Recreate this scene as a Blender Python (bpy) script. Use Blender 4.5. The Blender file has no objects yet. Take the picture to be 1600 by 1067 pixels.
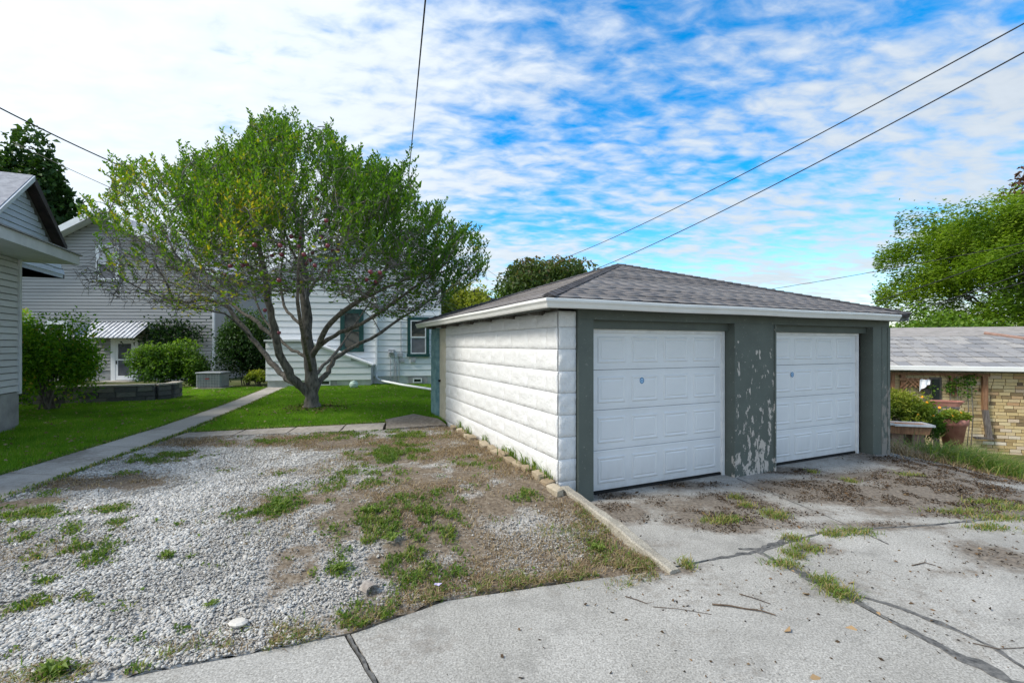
import bpy, bmesh, math, random
import numpy as np
from mathutils import Vector, Matrix, noise as mnoise

random.seed(7); rng = np.random.default_rng(11)
R = math.radians
S = bpy.context.scene
COL = S.collection

# ------------------------------------------------------------------ camera
CAMZ = 1.9
F = 710.0; CX = 800.0; HY = 539.5            # focal length and horizon in pixels of the 1600 px photograph
cd = bpy.data.cameras.new('camera'); cam = bpy.data.objects.new('camera', cd); COL.objects.link(cam)
cam.location = (0, 0, CAMZ); cam.rotation_euler = (R(90), 0, 0)
cd.sensor_width = 36; cd.lens = 36 * F / 1600; cd.shift_y = 6.0 / 1600; cd.clip_start = .05; cd.clip_end = 3000
S.camera = cam

# ------------------------------------------------------------------ light
SUN_AZ = math.atan2(-.95, -.31)              # sun stands to the left, a little behind the camera
SUN_EL = R(47)
SKY_STRENGTH = .15
sd = Vector((math.sin(SUN_AZ) * math.cos(SUN_EL), math.cos(SUN_AZ) * math.cos(SUN_EL), math.sin(SUN_EL)))
sl = bpy.data.lights.new('sun', 'SUN'); sl.energy = 2.5; sl.angle = R(14.0); sl.color = (1, .945, .84)
so = bpy.data.objects.new('sun', sl); COL.objects.link(so)
so.rotation_euler = sd.to_track_quat('Z', 'Y').to_euler(); so.location = sd * 60

W = bpy.data.worlds.new('World'); S.world = W; W.use_nodes = True
nt = W.node_tree; nt.nodes.clear()
def wn(t, **k):
    n = nt.nodes.new(t)
    for a, b in k.items(): setattr(n, a, b)
    return n
def wl(a, b): nt.links.new(a, b)
def wmath(op, a, b=None, clamp=False):
    n = wn('ShaderNodeMath', operation=op, use_clamp=clamp)
    for i, x in enumerate((a, b)):
        if x is None: continue
        if isinstance(x, (int, float)): n.inputs[i].default_value = x
        else: wl(x, n.inputs[i])
    return n.outputs[0]
tc = wn('ShaderNodeTexCoord')
nrm = wn('ShaderNodeVectorMath', operation='NORMALIZE'); wl(tc.outputs['Generated'], nrm.inputs[0])
sep = wn('ShaderNodeSeparateXYZ'); wl(nrm.outputs[0], sep.inputs[0])
zz = wmath('ADD', wmath('MAXIMUM', sep.outputs[2], 0.0), .16)
comb = wn('ShaderNodeCombineXYZ'); wl(wmath('DIVIDE', sep.outputs[0], zz), comb.inputs[0]); wl(wmath('DIVIDE', sep.outputs[1], zz), comb.inputs[1])
mp = wn('ShaderNodeMapping'); mp.inputs['Rotation'].default_value = (0, 0, R(-38)); mp.inputs['Scale'].default_value = (1.0, 1.75, 1); mp.inputs['Location'].default_value = (3.3, 1.2, 0)
wl(comb.outputs[0], mp.inputs[0])
n1 = wn('ShaderNodeTexNoise'); n1.inputs['Scale'].default_value = 1.5; n1.inputs['Detail'].default_value = 3; n1.inputs['Roughness'].default_value = .5; n1.inputs['Distortion'].default_value = .3
n2 = wn('ShaderNodeTexNoise'); n2.inputs['Scale'].default_value = 7.5; n2.inputs['Detail'].default_value = 9; n2.inputs['Roughness'].default_value = .54; n2.inputs['Distortion'].default_value = .25
wl(mp.outputs[0], n1.inputs['Vector']); wl(mp.outputs[0], n2.inputs['Vector'])
# cover: thick to the left (towards the sun), broken to the right and overhead
cov = wmath('ADD', wmath('MULTIPLY', n1.outputs[0], .55), wmath('MULTIPLY', n2.outputs[0], .62))
cov = wmath('ADD', cov, wmath('MULTIPLY', sep.outputs[0], -.13))
cov = wmath('ADD', cov, wmath('SUBTRACT', wmath('MULTIPLY', wmath('ABSOLUTE', wmath('SUBTRACT', sep.outputs[0], .16)), .27), .055))
cov = wmath('ADD', cov, wmath('MULTIPLY', wmath('SUBTRACT', .40, sep.outputs[2]), .12))
mr = wn('ShaderNodeMapRange', interpolation_type='SMOOTHSTEP'); wl(cov, mr.inputs[0])
mr.inputs[1].default_value = .37; mr.inputs[2].default_value = .72; mr.inputs[3].default_value = .0; mr.inputs[4].default_value = .90
sky = wn('ShaderNodeTexSky'); sky.sky_type = 'NISHITA'; sky.sun_disc = False
sky.sun_elevation = SUN_EL; sky.sun_rotation = SUN_AZ; sky.air_density = 1.0; sky.dust_density = .6; sky.ozone_density = 1.2; sky.altitude = 200
hs = wn('ShaderNodeHueSaturation'); hs.inputs['Hue'].default_value = .496; hs.inputs['Saturation'].default_value = 1.6; hs.inputs['Value'].default_value = 1.2
wl(sky.outputs[0], hs.inputs['Color'])
# sunlit thin cloud: white, brighter near the sun
dp = wn('ShaderNodeVectorMath', operation='DOT_PRODUCT'); wl(nrm.outputs[0], dp.inputs[0]); dp.inputs[1].default_value = sd
glow = wmath('POWER', wmath('MULTIPLY', wmath('ADD', dp.outputs['Value'], 1.0), .5), 2.0)
lum = wmath('ADD', wmath('MULTIPLY', glow, 3.1), 2.85)
tex = wmath('ADD', wmath('MULTIPLY', n2.outputs[0], .35), .84)
lum = wmath('MULTIPLY', lum, tex)
cc = wn('ShaderNodeVectorMath', operation='SCALE'); cc.inputs[0].default_value = (.93, .985, 1.02); wl(lum, cc.inputs['Scale'])
mx = wn('ShaderNodeMix', data_type='RGBA'); wl(mr.outputs[0], mx.inputs[0]); wl(hs.outputs[0], mx.inputs[6]); wl(cc.outputs[0], mx.inputs[7])
bg = wn('ShaderNodeBackground'); bg.inputs['Strength'].default_value = SKY_STRENGTH; wl(mx.outputs[2], bg.inputs['Color'])
ow = wn('ShaderNodeOutputWorld'); wl(bg.outputs[0], ow.inputs['Surface'])
W['kind'] = 'structure'

vs = S.view_settings; vs.view_transform = 'Standard'; vs.look = 'None'; vs.gamma = 1; vs.exposure = 0.70; vs.use_curve_mapping = False
S.render.engine = 'CYCLES'
S.cycles.max_bounces = 6; S.cycles.transparent_max_bounces = 6; S.cycles.use_denoising = True

# ------------------------------------------------------------------ numeric noise
def _h(ix, iy, s):
    n = (ix.astype(np.int64) * 374761393 + iy.astype(np.int64) * 668265263 + s * 974634777) & 0xffffffff
    n = ((n ^ (n >> 13)) * 1274126177) & 0xffffffff
    return ((n ^ (n >> 16)) & 0xffff) / 65535.0
def vnoise(x, y, s=0):
    x = np.asarray(x, float); y = np.asarray(y, float)
    ix = np.floor(x); iy = np.floor(y); fx = x - ix; fy = y - iy
    fx = fx * fx * (3 - 2 * fx); fy = fy * fy * (3 - 2 * fy)
    a = _h(ix, iy, s); b = _h(ix + 1, iy, s); c = _h(ix, iy + 1, s); d = _h(ix + 1, iy + 1, s)
    return (a * (1 - fx) + b * fx) * (1 - fy) + (c * (1 - fx) + d * fx) * fy
def fbm(x, y, sc=1.0, o=4, s=0):
    x = np.asarray(x, float); y = np.asarray(y, float)
    t = 0; a = .5; n = 0
    for i in range(o):
        t = t + a * vnoise(x * sc + 17.3 * i, y * sc - 9.1 * i, s + i); n += a; a *= .5; sc *= 2.03
    return t / n
def sstep(a, b, x):
    t = np.clip((np.asarray(x, float) - a) / (b - a), 0, 1); return t * t * (3 - 2 * t)

# ------------------------------------------------------------------ materials
def lin(c): return tuple(((v / 255) / 12.92 if v / 255 <= .04045 else ((v / 255 + .055) / 1.055) ** 2.4) for v in c)
class N:
    def __init__(s, name):
        s.m = bpy.data.materials.new(name); s.m.use_nodes = True; s.t = s.m.node_tree
        s.b = s.t.nodes['Principled BSDF']; s.o = s.t.nodes['Material Output']
        s.tc = s.t.nodes.new('ShaderNodeTexCoord')
    def n(s, t, **k):
        x = s.t.nodes.new(t)
        for a, b in k.items(): setattr(x, a, b)
        return x
    def l(s, a, b): s.t.links.new(a, b)
    def vec(s, scale=(1, 1, 1), coord='Object'):
        m = s.n('ShaderNodeMapping'); m.inputs['Scale'].default_value = scale; s.l(s.tc.outputs[coord], m.inputs[0]); return m.outputs[0]
    def noise(s, sc, det=6, rough=.55, v=None, dist=0):
        x = s.n('ShaderNodeTexNoise'); x.inputs['Scale'].default_value = sc; x.inputs['Detail'].default_value = det
        x.inputs['Roughness'].default_value = rough; x.inputs['Distortion'].default_value = dist
        s.l(v if v is not None else s.tc.outputs['Object'], x.inputs['Vector']); return x.outputs[0]
    def ramp(s, fac, stops):
        x = s.n('ShaderNodeValToRGB'); e = x.color_ramp.elements
        while len(e) < len(stops): e.new(.5)
        for i, (p, c) in enumerate(stops): e[i].position = p; e[i].color = (*c, 1) if len(c) == 3 else c
        s.l(fac, x.inputs[0]); return x.outputs[0]
    def mix(s, fac, a, b, mode='MIX'):
        x = s.n('ShaderNodeMix', data_type='RGBA', blend_type=mode)
        for i, v in ((0, fac), (6, a), (7, b)):
            if isinstance(v, (int, float)): x.inputs[i].default_value = v
            elif isinstance(v, tuple): x.inputs[i].default_value = (*v, 1)
            else: s.l(v, x.inputs[i])
        return x.outputs[2]
    def math(s, op, a, b=0, clamp=False):
        x = s.n('ShaderNodeMath', operation=op, use_clamp=clamp)
        for i, v in ((0, a), (1, b)):
            if isinstance(v, (int, float)): x.inputs[i].default_value = v
            else: s.l(v, x.inputs[i])
        return x.outputs[0]
    def attr(s, a): x = s.n('ShaderNodeAttribute'); x.attribute_name = a; return x.outputs['Fac']
    def rand(s): return s.n('ShaderNodeObjectInfo').outputs['Random']
    def bump(s, h, st=.3, d=.01):
        x = s.n('ShaderNodeBump'); x.inputs['Strength'].default_value = st; x.inputs['Distance'].default_value = d
        s.l(h, x.inputs['Height']); s.l(x.outputs[0], s.b.inputs['Normal'])
    def out(s, col, rough=.8, spec=.3, metal=0):
        if isinstance(col, tuple): s.b.inputs['Base Color'].default_value = (*col, 1)
        else: s.l(col, s.b.inputs['Base Color'])
        if isinstance(rough, (int, float)): s.b.inputs['Roughness'].default_value = rough
        else: s.l(rough, s.b.inputs['Roughness'])
        s.b.inputs['Specular IOR Level'].default_value = spec; s.b.inputs['Metallic'].default_value = metal
        return s.m
    def dirt(s, col, sc, lo, hi, dc, amt, det=7, v=None):
        f = s.ramp(s.noise(sc, det, .62, v), [(lo, (0, 0, 0)), (hi, (amt,) * 3)])
        return s.mix(f, col, dc)
def simple(name, a, b, sc=5, rough=.75, bump=.15, bs=60, spec=.3, stretch=(1, 1, 1), metal=0, lo=.35, hi=.65):
    k = N(name); v = k.vec(stretch); c = k.ramp(k.noise(sc, 7, .6, v), [(lo, a), (hi, b)])
    if bump: k.bump(k.noise(bs, 5, .6, v), bump, .004)
    return k.out(c, rough, spec, metal)
def leafmat(name, stops, transl=.35, rough=.55):
    k = N(name); c = k.ramp(k.attr('tint'), stops); k.out(c, rough, .25)
    tr = k.n('ShaderNodeBsdfTranslucent'); c2 = k.mix(.75, c, (1.6, 1.75, .55), 'MULTIPLY'); k.l(c2, tr.inputs[0])
    ms = k.n('ShaderNodeMixShader'); ms.inputs[0].default_value = transl
    k.l(k.b.outputs[0], ms.inputs[1]); k.l(tr.outputs[0], ms.inputs[2]); k.l(ms.outputs[0], k.o.inputs[0]); return k.m
M = {}
def mk_white_block():
    k = N('white_painted_block'); c = k.ramp(k.noise(3, 6), [(.3, (.68, .685, .69)), (.7, (.75, .755, .76))])
    c = k.dirt(c, 9, .60, .78, (.42, .41, .40), .40, v=k.vec((1, 1, 2.2)))
    pits = k.ramp(k.noise(48, 4, .6), [(.62, (0, 0, 0)), (.72, (.55,) * 3)]); c = k.mix(pits, c, (.32, .315, .30))
    zz = k.n('ShaderNodeSeparateXYZ'); k.l(k.n('ShaderNodeNewGeometry').outputs['Position'], zz.inputs[0])
    low = k.math('MULTIPLY', k.math('SUBTRACT', .42, zz.outputs[2], True), k.noise(7, 6), True)
    c = k.mix(k.math('MULTIPLY', low, 1.8, True), c, (.36, .33, .28))
    h = k.math('ADD', k.math('MULTIPLY', k.noise(14, 6, .62), 1.0), k.math('MULTIPLY', k.noise(70, 4, .6), .3)); k.bump(h, .7, .02)
    return k.out(c, .62, .3)
M['block'] = mk_white_block()
def mk_peel(name, base, bare, thr, bias):
    k = N(name); v = k.vec((1, 1, .45))
    s = k.n('ShaderNodeSeparateXYZ'); k.l(k.tc.outputs['Object'], s.inputs[0])
    n = k.math('ADD', k.noise(11.5, 12, .66, v, .3), k.math('MULTIPLY', k.math('SUBTRACT', 1.0, s.outputs[2]), bias))
    f = k.ramp(n, [(thr, (0, 0, 0)), (thr + .012, (1, 1, 1))])
    wood = k.ramp(k.noise(7, 6, .6, k.vec((14, 14, .8))), [(.3, bare), (.7, tuple(min(1, x * 1.45) for x in bare))])
    g = k.ramp(k.noise(4, 6), [(.3, base), (.75, tuple(x * 1.25 for x in base))])
    g = k.dirt(g, 30, .62, .7, (.42, .40, .36), .35)
    k.bump(f, -.4, .004); return k.out(k.mix(f, g, wood), .6, .3)
GREEN = (.092, .108, .096)
M['green'] = mk_peel('dark_green_paint', GREEN, (.33, .30, .26), .71, .02)
M['green_peel'] = mk_peel('peeling_green_paint', GREEN, (.42, .38, .34), .578, .055)
M['green_bare'] = mk_peel('bare_weathered_post', GREEN, (.20, .185, .165), .53, .10)
k = N('white_door_paint'); c = k.ramp(k.noise(2, 5), [(.3, (.70, .72, .74)), (.7, (.76, .78, .80))]); c = k.dirt(c, 3, .55, .8, (.48, .48, .47), .22)
sz = k.n('ShaderNodeSeparateXYZ'); k.l(k.n('ShaderNodeNewGeometry').outputs['Position'], sz.inputs[0])
gr_ = k.math('MULTIPLY', k.math('MULTIPLY', k.math('SUBTRACT', .42, sz.outputs[2], True), 1.1), k.noise(9, 7, .65, k.vec((1, 1, .35))), True); c = k.mix(gr_, c, (.33, .30, .26)); k.bump(k.noise(1.6, 3), .25, .02); M['door'] = k.out(c, .42, .4)
M['white'] = simple('white_gutter_paint', (.72, .715, .69), (.78, .78, .76), 3, .45, 0)
M['jamb'] = simple('white_trim_paint', (.66, .67, .68), (.80, .80, .80), 6, .5, .1)
M['cream'] = simple('cream_door_paint', (.52, .48, .38), (.60, .56, .46), 4, .55, .1)
M['teal'] = simple('faded_teal_paint', (.10, .22, .25), (.22, .36, .38), 7, .7, .3)
M['dark'] = simple('dark_gap', (.012, .012, .012), (.02, .02, .02), 5, .9, 0)
M['soffit'] = simple('weathered_soffit', (.05, .045, .035), (.16, .155, .14), 6, .85, .3, stretch=(6, 1, 1))
k = N('grey_roof_shingle'); t = k.attr('tint'); c = k.ramp(t, [(0, (.08, .074, .076)), (.5, (.195, .182, .182)), (1, (.29, .275, .272))])
c = k.dirt(c, 1.1, .5, .8, (.22, .215, .21), .4); c = k.dirt(c, 220, .5, .7, (.05, .05, .05), .4); k.bump(k.noise(260, 3), .5, .004); M['shingle'] = k.out(c, .9, .2)
M['hipcap'] = simple('dark_hip_cap', (.055, .052, .055), (.10, .095, .10), 6, .9, .3)
M['sticker'] = simple('blue_sticker', (.02, .12, .30), (.04, .20, .42), 20, .4, 0)
M['sticker_light'] = simple('pale_blue_sticker', (.30, .52, .75), (.42, .62, .82), 60, .4, 0)
def mk_concrete(name, a, b, speck=1.0, dirt=True, warm=(.24, .195, .15)):
    k = N(name); c = k.ramp(k.noise(.9, 7, .6), [(.3, a), (.7, b)])
    sp = k.noise(75, 3, .75); c = k.mix(speck * .75, c, k.ramp(sp, [(.33, (.45, .44, .43)), (.5, (1, 1, 1)), (.68, (1.6, 1.6, 1.58))]), 'MULTIPLY')
    vo = k.n('ShaderNodeTexVoronoi'); vo.inputs['Scale'].default_value = 95; k.l(k.tc.outputs['Object'], vo.inputs['Vector'])
    c = k.mix(speck * .55, c, k.ramp(vo.outputs['Color'], [(0, (.5, .49, .47)), (.45, (1, 1, 1)), (1, (1.35, 1.35, 1.35))]), 'MULTIPLY')
    c = k.dirt(c, 2.6, .52, .74, tuple(x * .55 for x in a), .6); c = k.dirt(c, .7, .5, .68, tuple(x * .72 for x in a), .5)
    if dirt:
        d = k.attr('dirt'); nn = k.noise(11, 8, .68)
        f = k.math('MULTIPLY', k.math('SUBTRACT', k.math('ADD', d, k.math('MULTIPLY', nn, .9)), .62), 2.6, True)
        dc = k.ramp(k.noise(26, 6), [(.3, (.05, .04, .032)), (.7, warm)])
        c = k.mix(k.math('MULTIPLY', f, .88), c, dc)
    k.bump(k.math('ADD', sp, k.math('MULTIPLY', k.noise(9, 5), .8)), .35, .006); return k.out(c, .9, .2)
M['drive'] = mk_concrete('aggregate_concrete', (.29, .278, .252), (.39, .376, .348))
M['path'] = mk_concrete('path_concrete', (.36, .33, .29), (.47, .43, .38), .45)
M['curb'] = mk_concrete('curb_concrete', (.24, .215, .175), (.40, .37, .31), .9, False)
M['tar'] = simple('tar_seam', (.05, .05, .05), (.17, .165, .155), 22, .8, .6, 90)
k = N('soil_and_grit'); g = k.attr('gravel'); n = k.noise(60, 5, .7)
soil = k.ramp(k.noise(22, 7, .65), [(.28, (.075, .058, .042)), (.5, (.16, .125, .09)), (.72, (.27, .225, .17))])
vo = k.n('ShaderNodeTexVoronoi'); vo.inputs['Scale'].default_value = 60; k.l(k.tc.outputs['Object'], vo.inputs['Vector'])
st = k.ramp(vo.outputs['Color'], [(0, (.20, .19, .175)), (.5, (.36, .345, .32)), (1, (.52, .505, .48))])
f = k.math('MULTIPLY', k.math('SUBTRACT', k.math('ADD', g, n), .68), 5, True); c = k.mix(f, soil, st)
k.bump(vo.outputs['Distance'], -.6, .012); M['lot'] = k.out(c, .95, .15)
M['soil'] = simple('brown_soil', (.07, .055, .04), (.22, .18, .13), 9, .95, .6, 40)
k = N('far_ground'); c = k.ramp(k.noise(.35, 8, .6), [(.3, (.055, .075, .022)), (.55, (.09, .10, .035)), (.75, (.16, .14, .09))]); k.bump(k.noise(18, 6), .6, .03); M['ground'] = k.out(c, .95, .1)
k = N('lawn_base'); c = k.ramp(k.noise(5, 8, .65), [(.3, (.05, .12, .008)), (.7, (.10, .21, .015))]); M['lawn'] = k.out(c, .95, .1)
M['grass'] = leafmat('grass_blades', [(0, (.065, .15, .008)), (.5, (.165, .32, .018)), (.85, (.26, .39, .035)), (1, (.44, .38, .15))], .42)
M['weed'] = leafmat('weed_leaves', [(0, (.055, .115, .016)), (.5, (.13, .215, .034)), (.75, (.22, .26, .06)), (1, (.36, .27, .13))], .38)
M['dry'] = leafmat('dry_grass', [(0, (.12, .075, .04)), (.5, (.26, .18, .10)), (1, (.42, .33, .20))], .2)
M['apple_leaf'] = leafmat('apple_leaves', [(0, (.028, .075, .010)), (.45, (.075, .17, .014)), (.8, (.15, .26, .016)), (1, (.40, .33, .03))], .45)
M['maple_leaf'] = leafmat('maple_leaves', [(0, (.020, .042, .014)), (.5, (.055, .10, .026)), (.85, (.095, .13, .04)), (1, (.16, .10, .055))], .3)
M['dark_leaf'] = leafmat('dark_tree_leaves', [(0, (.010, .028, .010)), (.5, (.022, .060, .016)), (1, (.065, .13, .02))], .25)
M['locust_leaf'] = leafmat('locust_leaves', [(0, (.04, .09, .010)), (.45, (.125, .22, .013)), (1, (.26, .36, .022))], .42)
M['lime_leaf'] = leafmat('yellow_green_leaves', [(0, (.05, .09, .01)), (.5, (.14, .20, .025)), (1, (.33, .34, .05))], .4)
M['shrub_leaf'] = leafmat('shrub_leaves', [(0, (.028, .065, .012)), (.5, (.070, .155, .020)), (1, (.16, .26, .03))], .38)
M['burn_leaf'] = leafmat('bright_shrub_leaves', [(0, (.030, .09, .008)), (.5, (.11, .26, .014)), (.92, (.24, .38, .02)), (1, (.42, .33, .06))], .45)
M['purple_leaf'] = leafmat('copper_leaves', [(0, (.035, .02, .018)), (.6, (.09, .045, .035)), (1, (.16, .08, .05))], .25)
M['flower'] = simple('orange_petals', (.75, .25, .01), (.85, .42, .02), 20, .6, 0)
M['bark'] = simple('apple_bark', (.06, .054, .047), (.20, .18, .155), 14, .92, .9, 26, stretch=(1, 1, .35))
M['twig'] = simple('grey_twig', (.10, .09, .08), (.20, .18, .165), 14, .9, .3)
M['stick'] = simple('brown_stick', (.045, .03, .02), (.14, .10, .07), 14, .9, .3)
k = N('dark_red_apple'); c = k.ramp(k.noise(9, 4), [(.35, (.085, .010, .022)), (.7, (.19, .035, .05))]); M['apple'] = k.out(c, .32, .5)
def mk_siding(name, a, b):
    k = N(name); c = k.ramp(k.noise(3, 6, .6, k.vec((.25, 1, 6))), [(.3, a), (.7, b)]); r = k.ramp(k.rand(), [(0, (.93,) * 3), (1, (1.07,) * 3)])
    c = k.mix(1.0, c, r, 'MULTIPLY'); c = k.dirt(c, 2.2, .58, .82, tuple(x * .7 for x in a), .35); return k.out(c, .5, .35)
M['siding_left'] = mk_siding('pale_grey_vinyl', (.50, .52, .54), (.58, .60, .62))
M['siding_blue'] = mk_siding('pale_blue_white_boards', (.50, .56, .72), (.60, .66, .82))
M['siding_grey'] = mk_siding('grey_beige_boards', (.27, .275, .28), (.33, .335, .34))
M['siding_white'] = mk_siding('white_house_boards', (.74, .77, .81), (.82, .84, .87))
M['lap_shade'] = simple('wall_lap_shade', (.10, .10, .105), (.16, .16, .165), 3, .9, 0)  # wall behind the boards coloured dark so the gaps read as lap shadows
M['lap_shade_pale'] = simple('pale_lap_shade', (.40, .42, .44), (.48, .50, .52), 3, .9, 0)  # lighter version: painted lap shadow kept faint on the white house
M['found'] = simple('grey_foundation', (.24, .24, .245), (.38, .38, .385), 2.5, .9, .4)
M['found_w'] = simple('chalky_foundation', (.45, .45, .44), (.66, .66, .66), 3, .9, .4, lo=.3, hi=.6)
M['trimw'] = simple('white_house_trim', (.70, .72, .75), (.80, .82, .84), 3, .5, .05)
M['trimg'] = simple('grey_white_fascia', (.52, .55, .58), (.62, .65, .68), 3, .5, .05)
M['rake'] = simple('dark_brown_rake', (.022, .016, .016), (.05, .035, .034), 5, .7, .2)
M['tealtrim'] = simple('deep_teal_trim', (.012, .055, .055), (.025, .085, .08), 5, .55, .1)
k = N('window_glass'); M['glass'] = k.out(k.ramp(k.noise(1.2, 3), [(.3, (.015, .02, .02)), (.7, (.045, .055, .06))]), .06, .6)
M['blind'] = simple('pale_window_blind', (.42, .42, .46), (.58, .58, .62), 3, .6, .05, stretch=(1, 1, 14))
M['screen'] = simple('door_screen', (.055, .06, .075), (.10, .11, .13), 3, .5, 0)
M['screen2'] = simple('window_screen', (.13, .13, .145), (.19, .19, .21), 3, .5, 0)
M['metal'] = simple('galvanised_metal', (.36, .37, .40), (.62, .64, .68), 5, .42, .08, metal=.35)
M['acmetal'] = simple('grey_unit_metal', (.20, .215, .23), (.27, .285, .30), 5, .5, .05)
M['meter'] = simple('meter_grey', (.30, .32, .35), (.42, .44, .47), 6, .5, .05)
M['red'] = simple('red_badge', (.45, .06, .05), (.55, .09, .07), 6, .5, 0)
k = N('mossy_wall_stone'); c = k.ramp(k.rand(), [(0, (.085, .085, .085)), (.6, (.15, .148, .14)), (1, (.26, .245, .21))]); c = k.dirt(c, 7, .45, .75, (.05, .05, .045), .7); k.bump(k.noise(22, 6), .6, .02); M['wallstone'] = k.out(c, .95, .15)
M['capstone'] = simple('pale_cap_stone', (.30, .27, .22), (.46, .42, .36), 5, .9, .4)
k = N('tan_edging_stone'); c = k.ramp(k.rand(), [(0, (.22, .16, .10)), (.5, (.32, .26, .18)), (1, (.42, .36, .27))]); c = k.dirt(c, 14, .5, .75, (.14, .11, .08), .7); k.bump(k.noise(40, 6), .6, .012); M['edging'] = k.out(c, .92, .2)
k = N('tan_brick'); c = k.ramp(k.rand(), [(0, (.11, .08, .06)), (.10, (.38, .27, .13)), (.35, (.58, .44, .22)), (.7, (.64, .52, .31)), (.9, (.46, .28, .15)), (1, (.74, .68, .55))])
c = k.dirt(c, 16, .55, .8, (.25, .19, .12), .6); k.bump(k.noise(60, 5), .5, .006); M['brick'] = k.out(c, .9, .2)
M['mortar'] = simple('brick_mortar', (.26, .22, .17), (.40, .35, .28), 12, .95, .4)
k = N('slate_tab'); c = k.ramp(k.rand(), [(0, (.22, .22, .23)), (.35, (.27, .265, .27)), (.7, (.31, .30, .295)), (1, (.37, .35, .33))]); c = k.dirt(c, 9, .45, .75, (.20, .19, .18), .6); k.bump(k.noise(90, 5), .4, .006); M['slate'] = k.out(c, .88, .2)
M['roofgrey'] = simple('brownish_roof', (.24, .22, .20), (.36, .33, .31), 4, .9, .3)
M['hipbrown'] = simple('brown_hip_cap', (.24, .15, .12), (.34, .22, .18), 7, .9, .2)
M['rust'] = simple('rust_brown_wood', (.15, .075, .04), (.29, .16, .09), 6, .85, .4, stretch=(4, 4, .6))
M['greywood'] = simple('weathered_dark_wood', (.07, .06, .055), (.19, .165, .15), 8, .9, .5, stretch=(5, 5, .6))
M['terra'] = simple('terracotta', (.32, .13, .10), (.46, .22, .17), 5, .75, .15)
M['clothw'] = simple('white_plastic_sheet', (.62, .65, .68), (.78, .80, .82), 9, .5, .2)
M['asphalt_roof'] = simple('pale_grey_shingles', (.25, .25, .27), (.38, .38, .40), 9, .9, .3)
M['cable'] = simple('black_cable', (.012, .012, .014), (.03, .03, .032), 5, .6, 0)
M['pot'] = simple('pale_green_pot', (.38, .52, .46), (.50, .62, .56), 5, .5, .05)
M['rock'] = simple('pale_flat_rock', (.50, .47, .42), (.66, .62, .56), 8, .9, .3)
M['lilac'] = simple('lilac_plastic', (.50, .42, .72), (.62, .55, .80), 9, .4, 0)
M['barkbit'] = simple('curled_bark', (.20, .17, .15), (.40, .36, .32), 14, .9, .4)
k = N('pebbles'); c = k.ramp(k.attr('tint'), [(0, (.13, .105, .08)), (.3, (.31, .285, .25)), (.65, (.46, .44, .405)), (1, (.66, .64, .60))]); k.bump(k.noise(120, 3), .3, .003); M['pebble'] = k.out(c, .85, .25)
k = N('dead_litter'); c = k.ramp(k.attr('tint'), [(0, (.028, .020, .014)), (.5, (.085, .058, .036)), (.85, (.20, .12, .06)), (1, (.38, .26, .14))]); M['litter'] = k.out(c, .9, .15)
M['brownhouse'] = mk_siding('dark_brown_boards', (.045, .038, .036), (.075, .06, .056))

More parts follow.
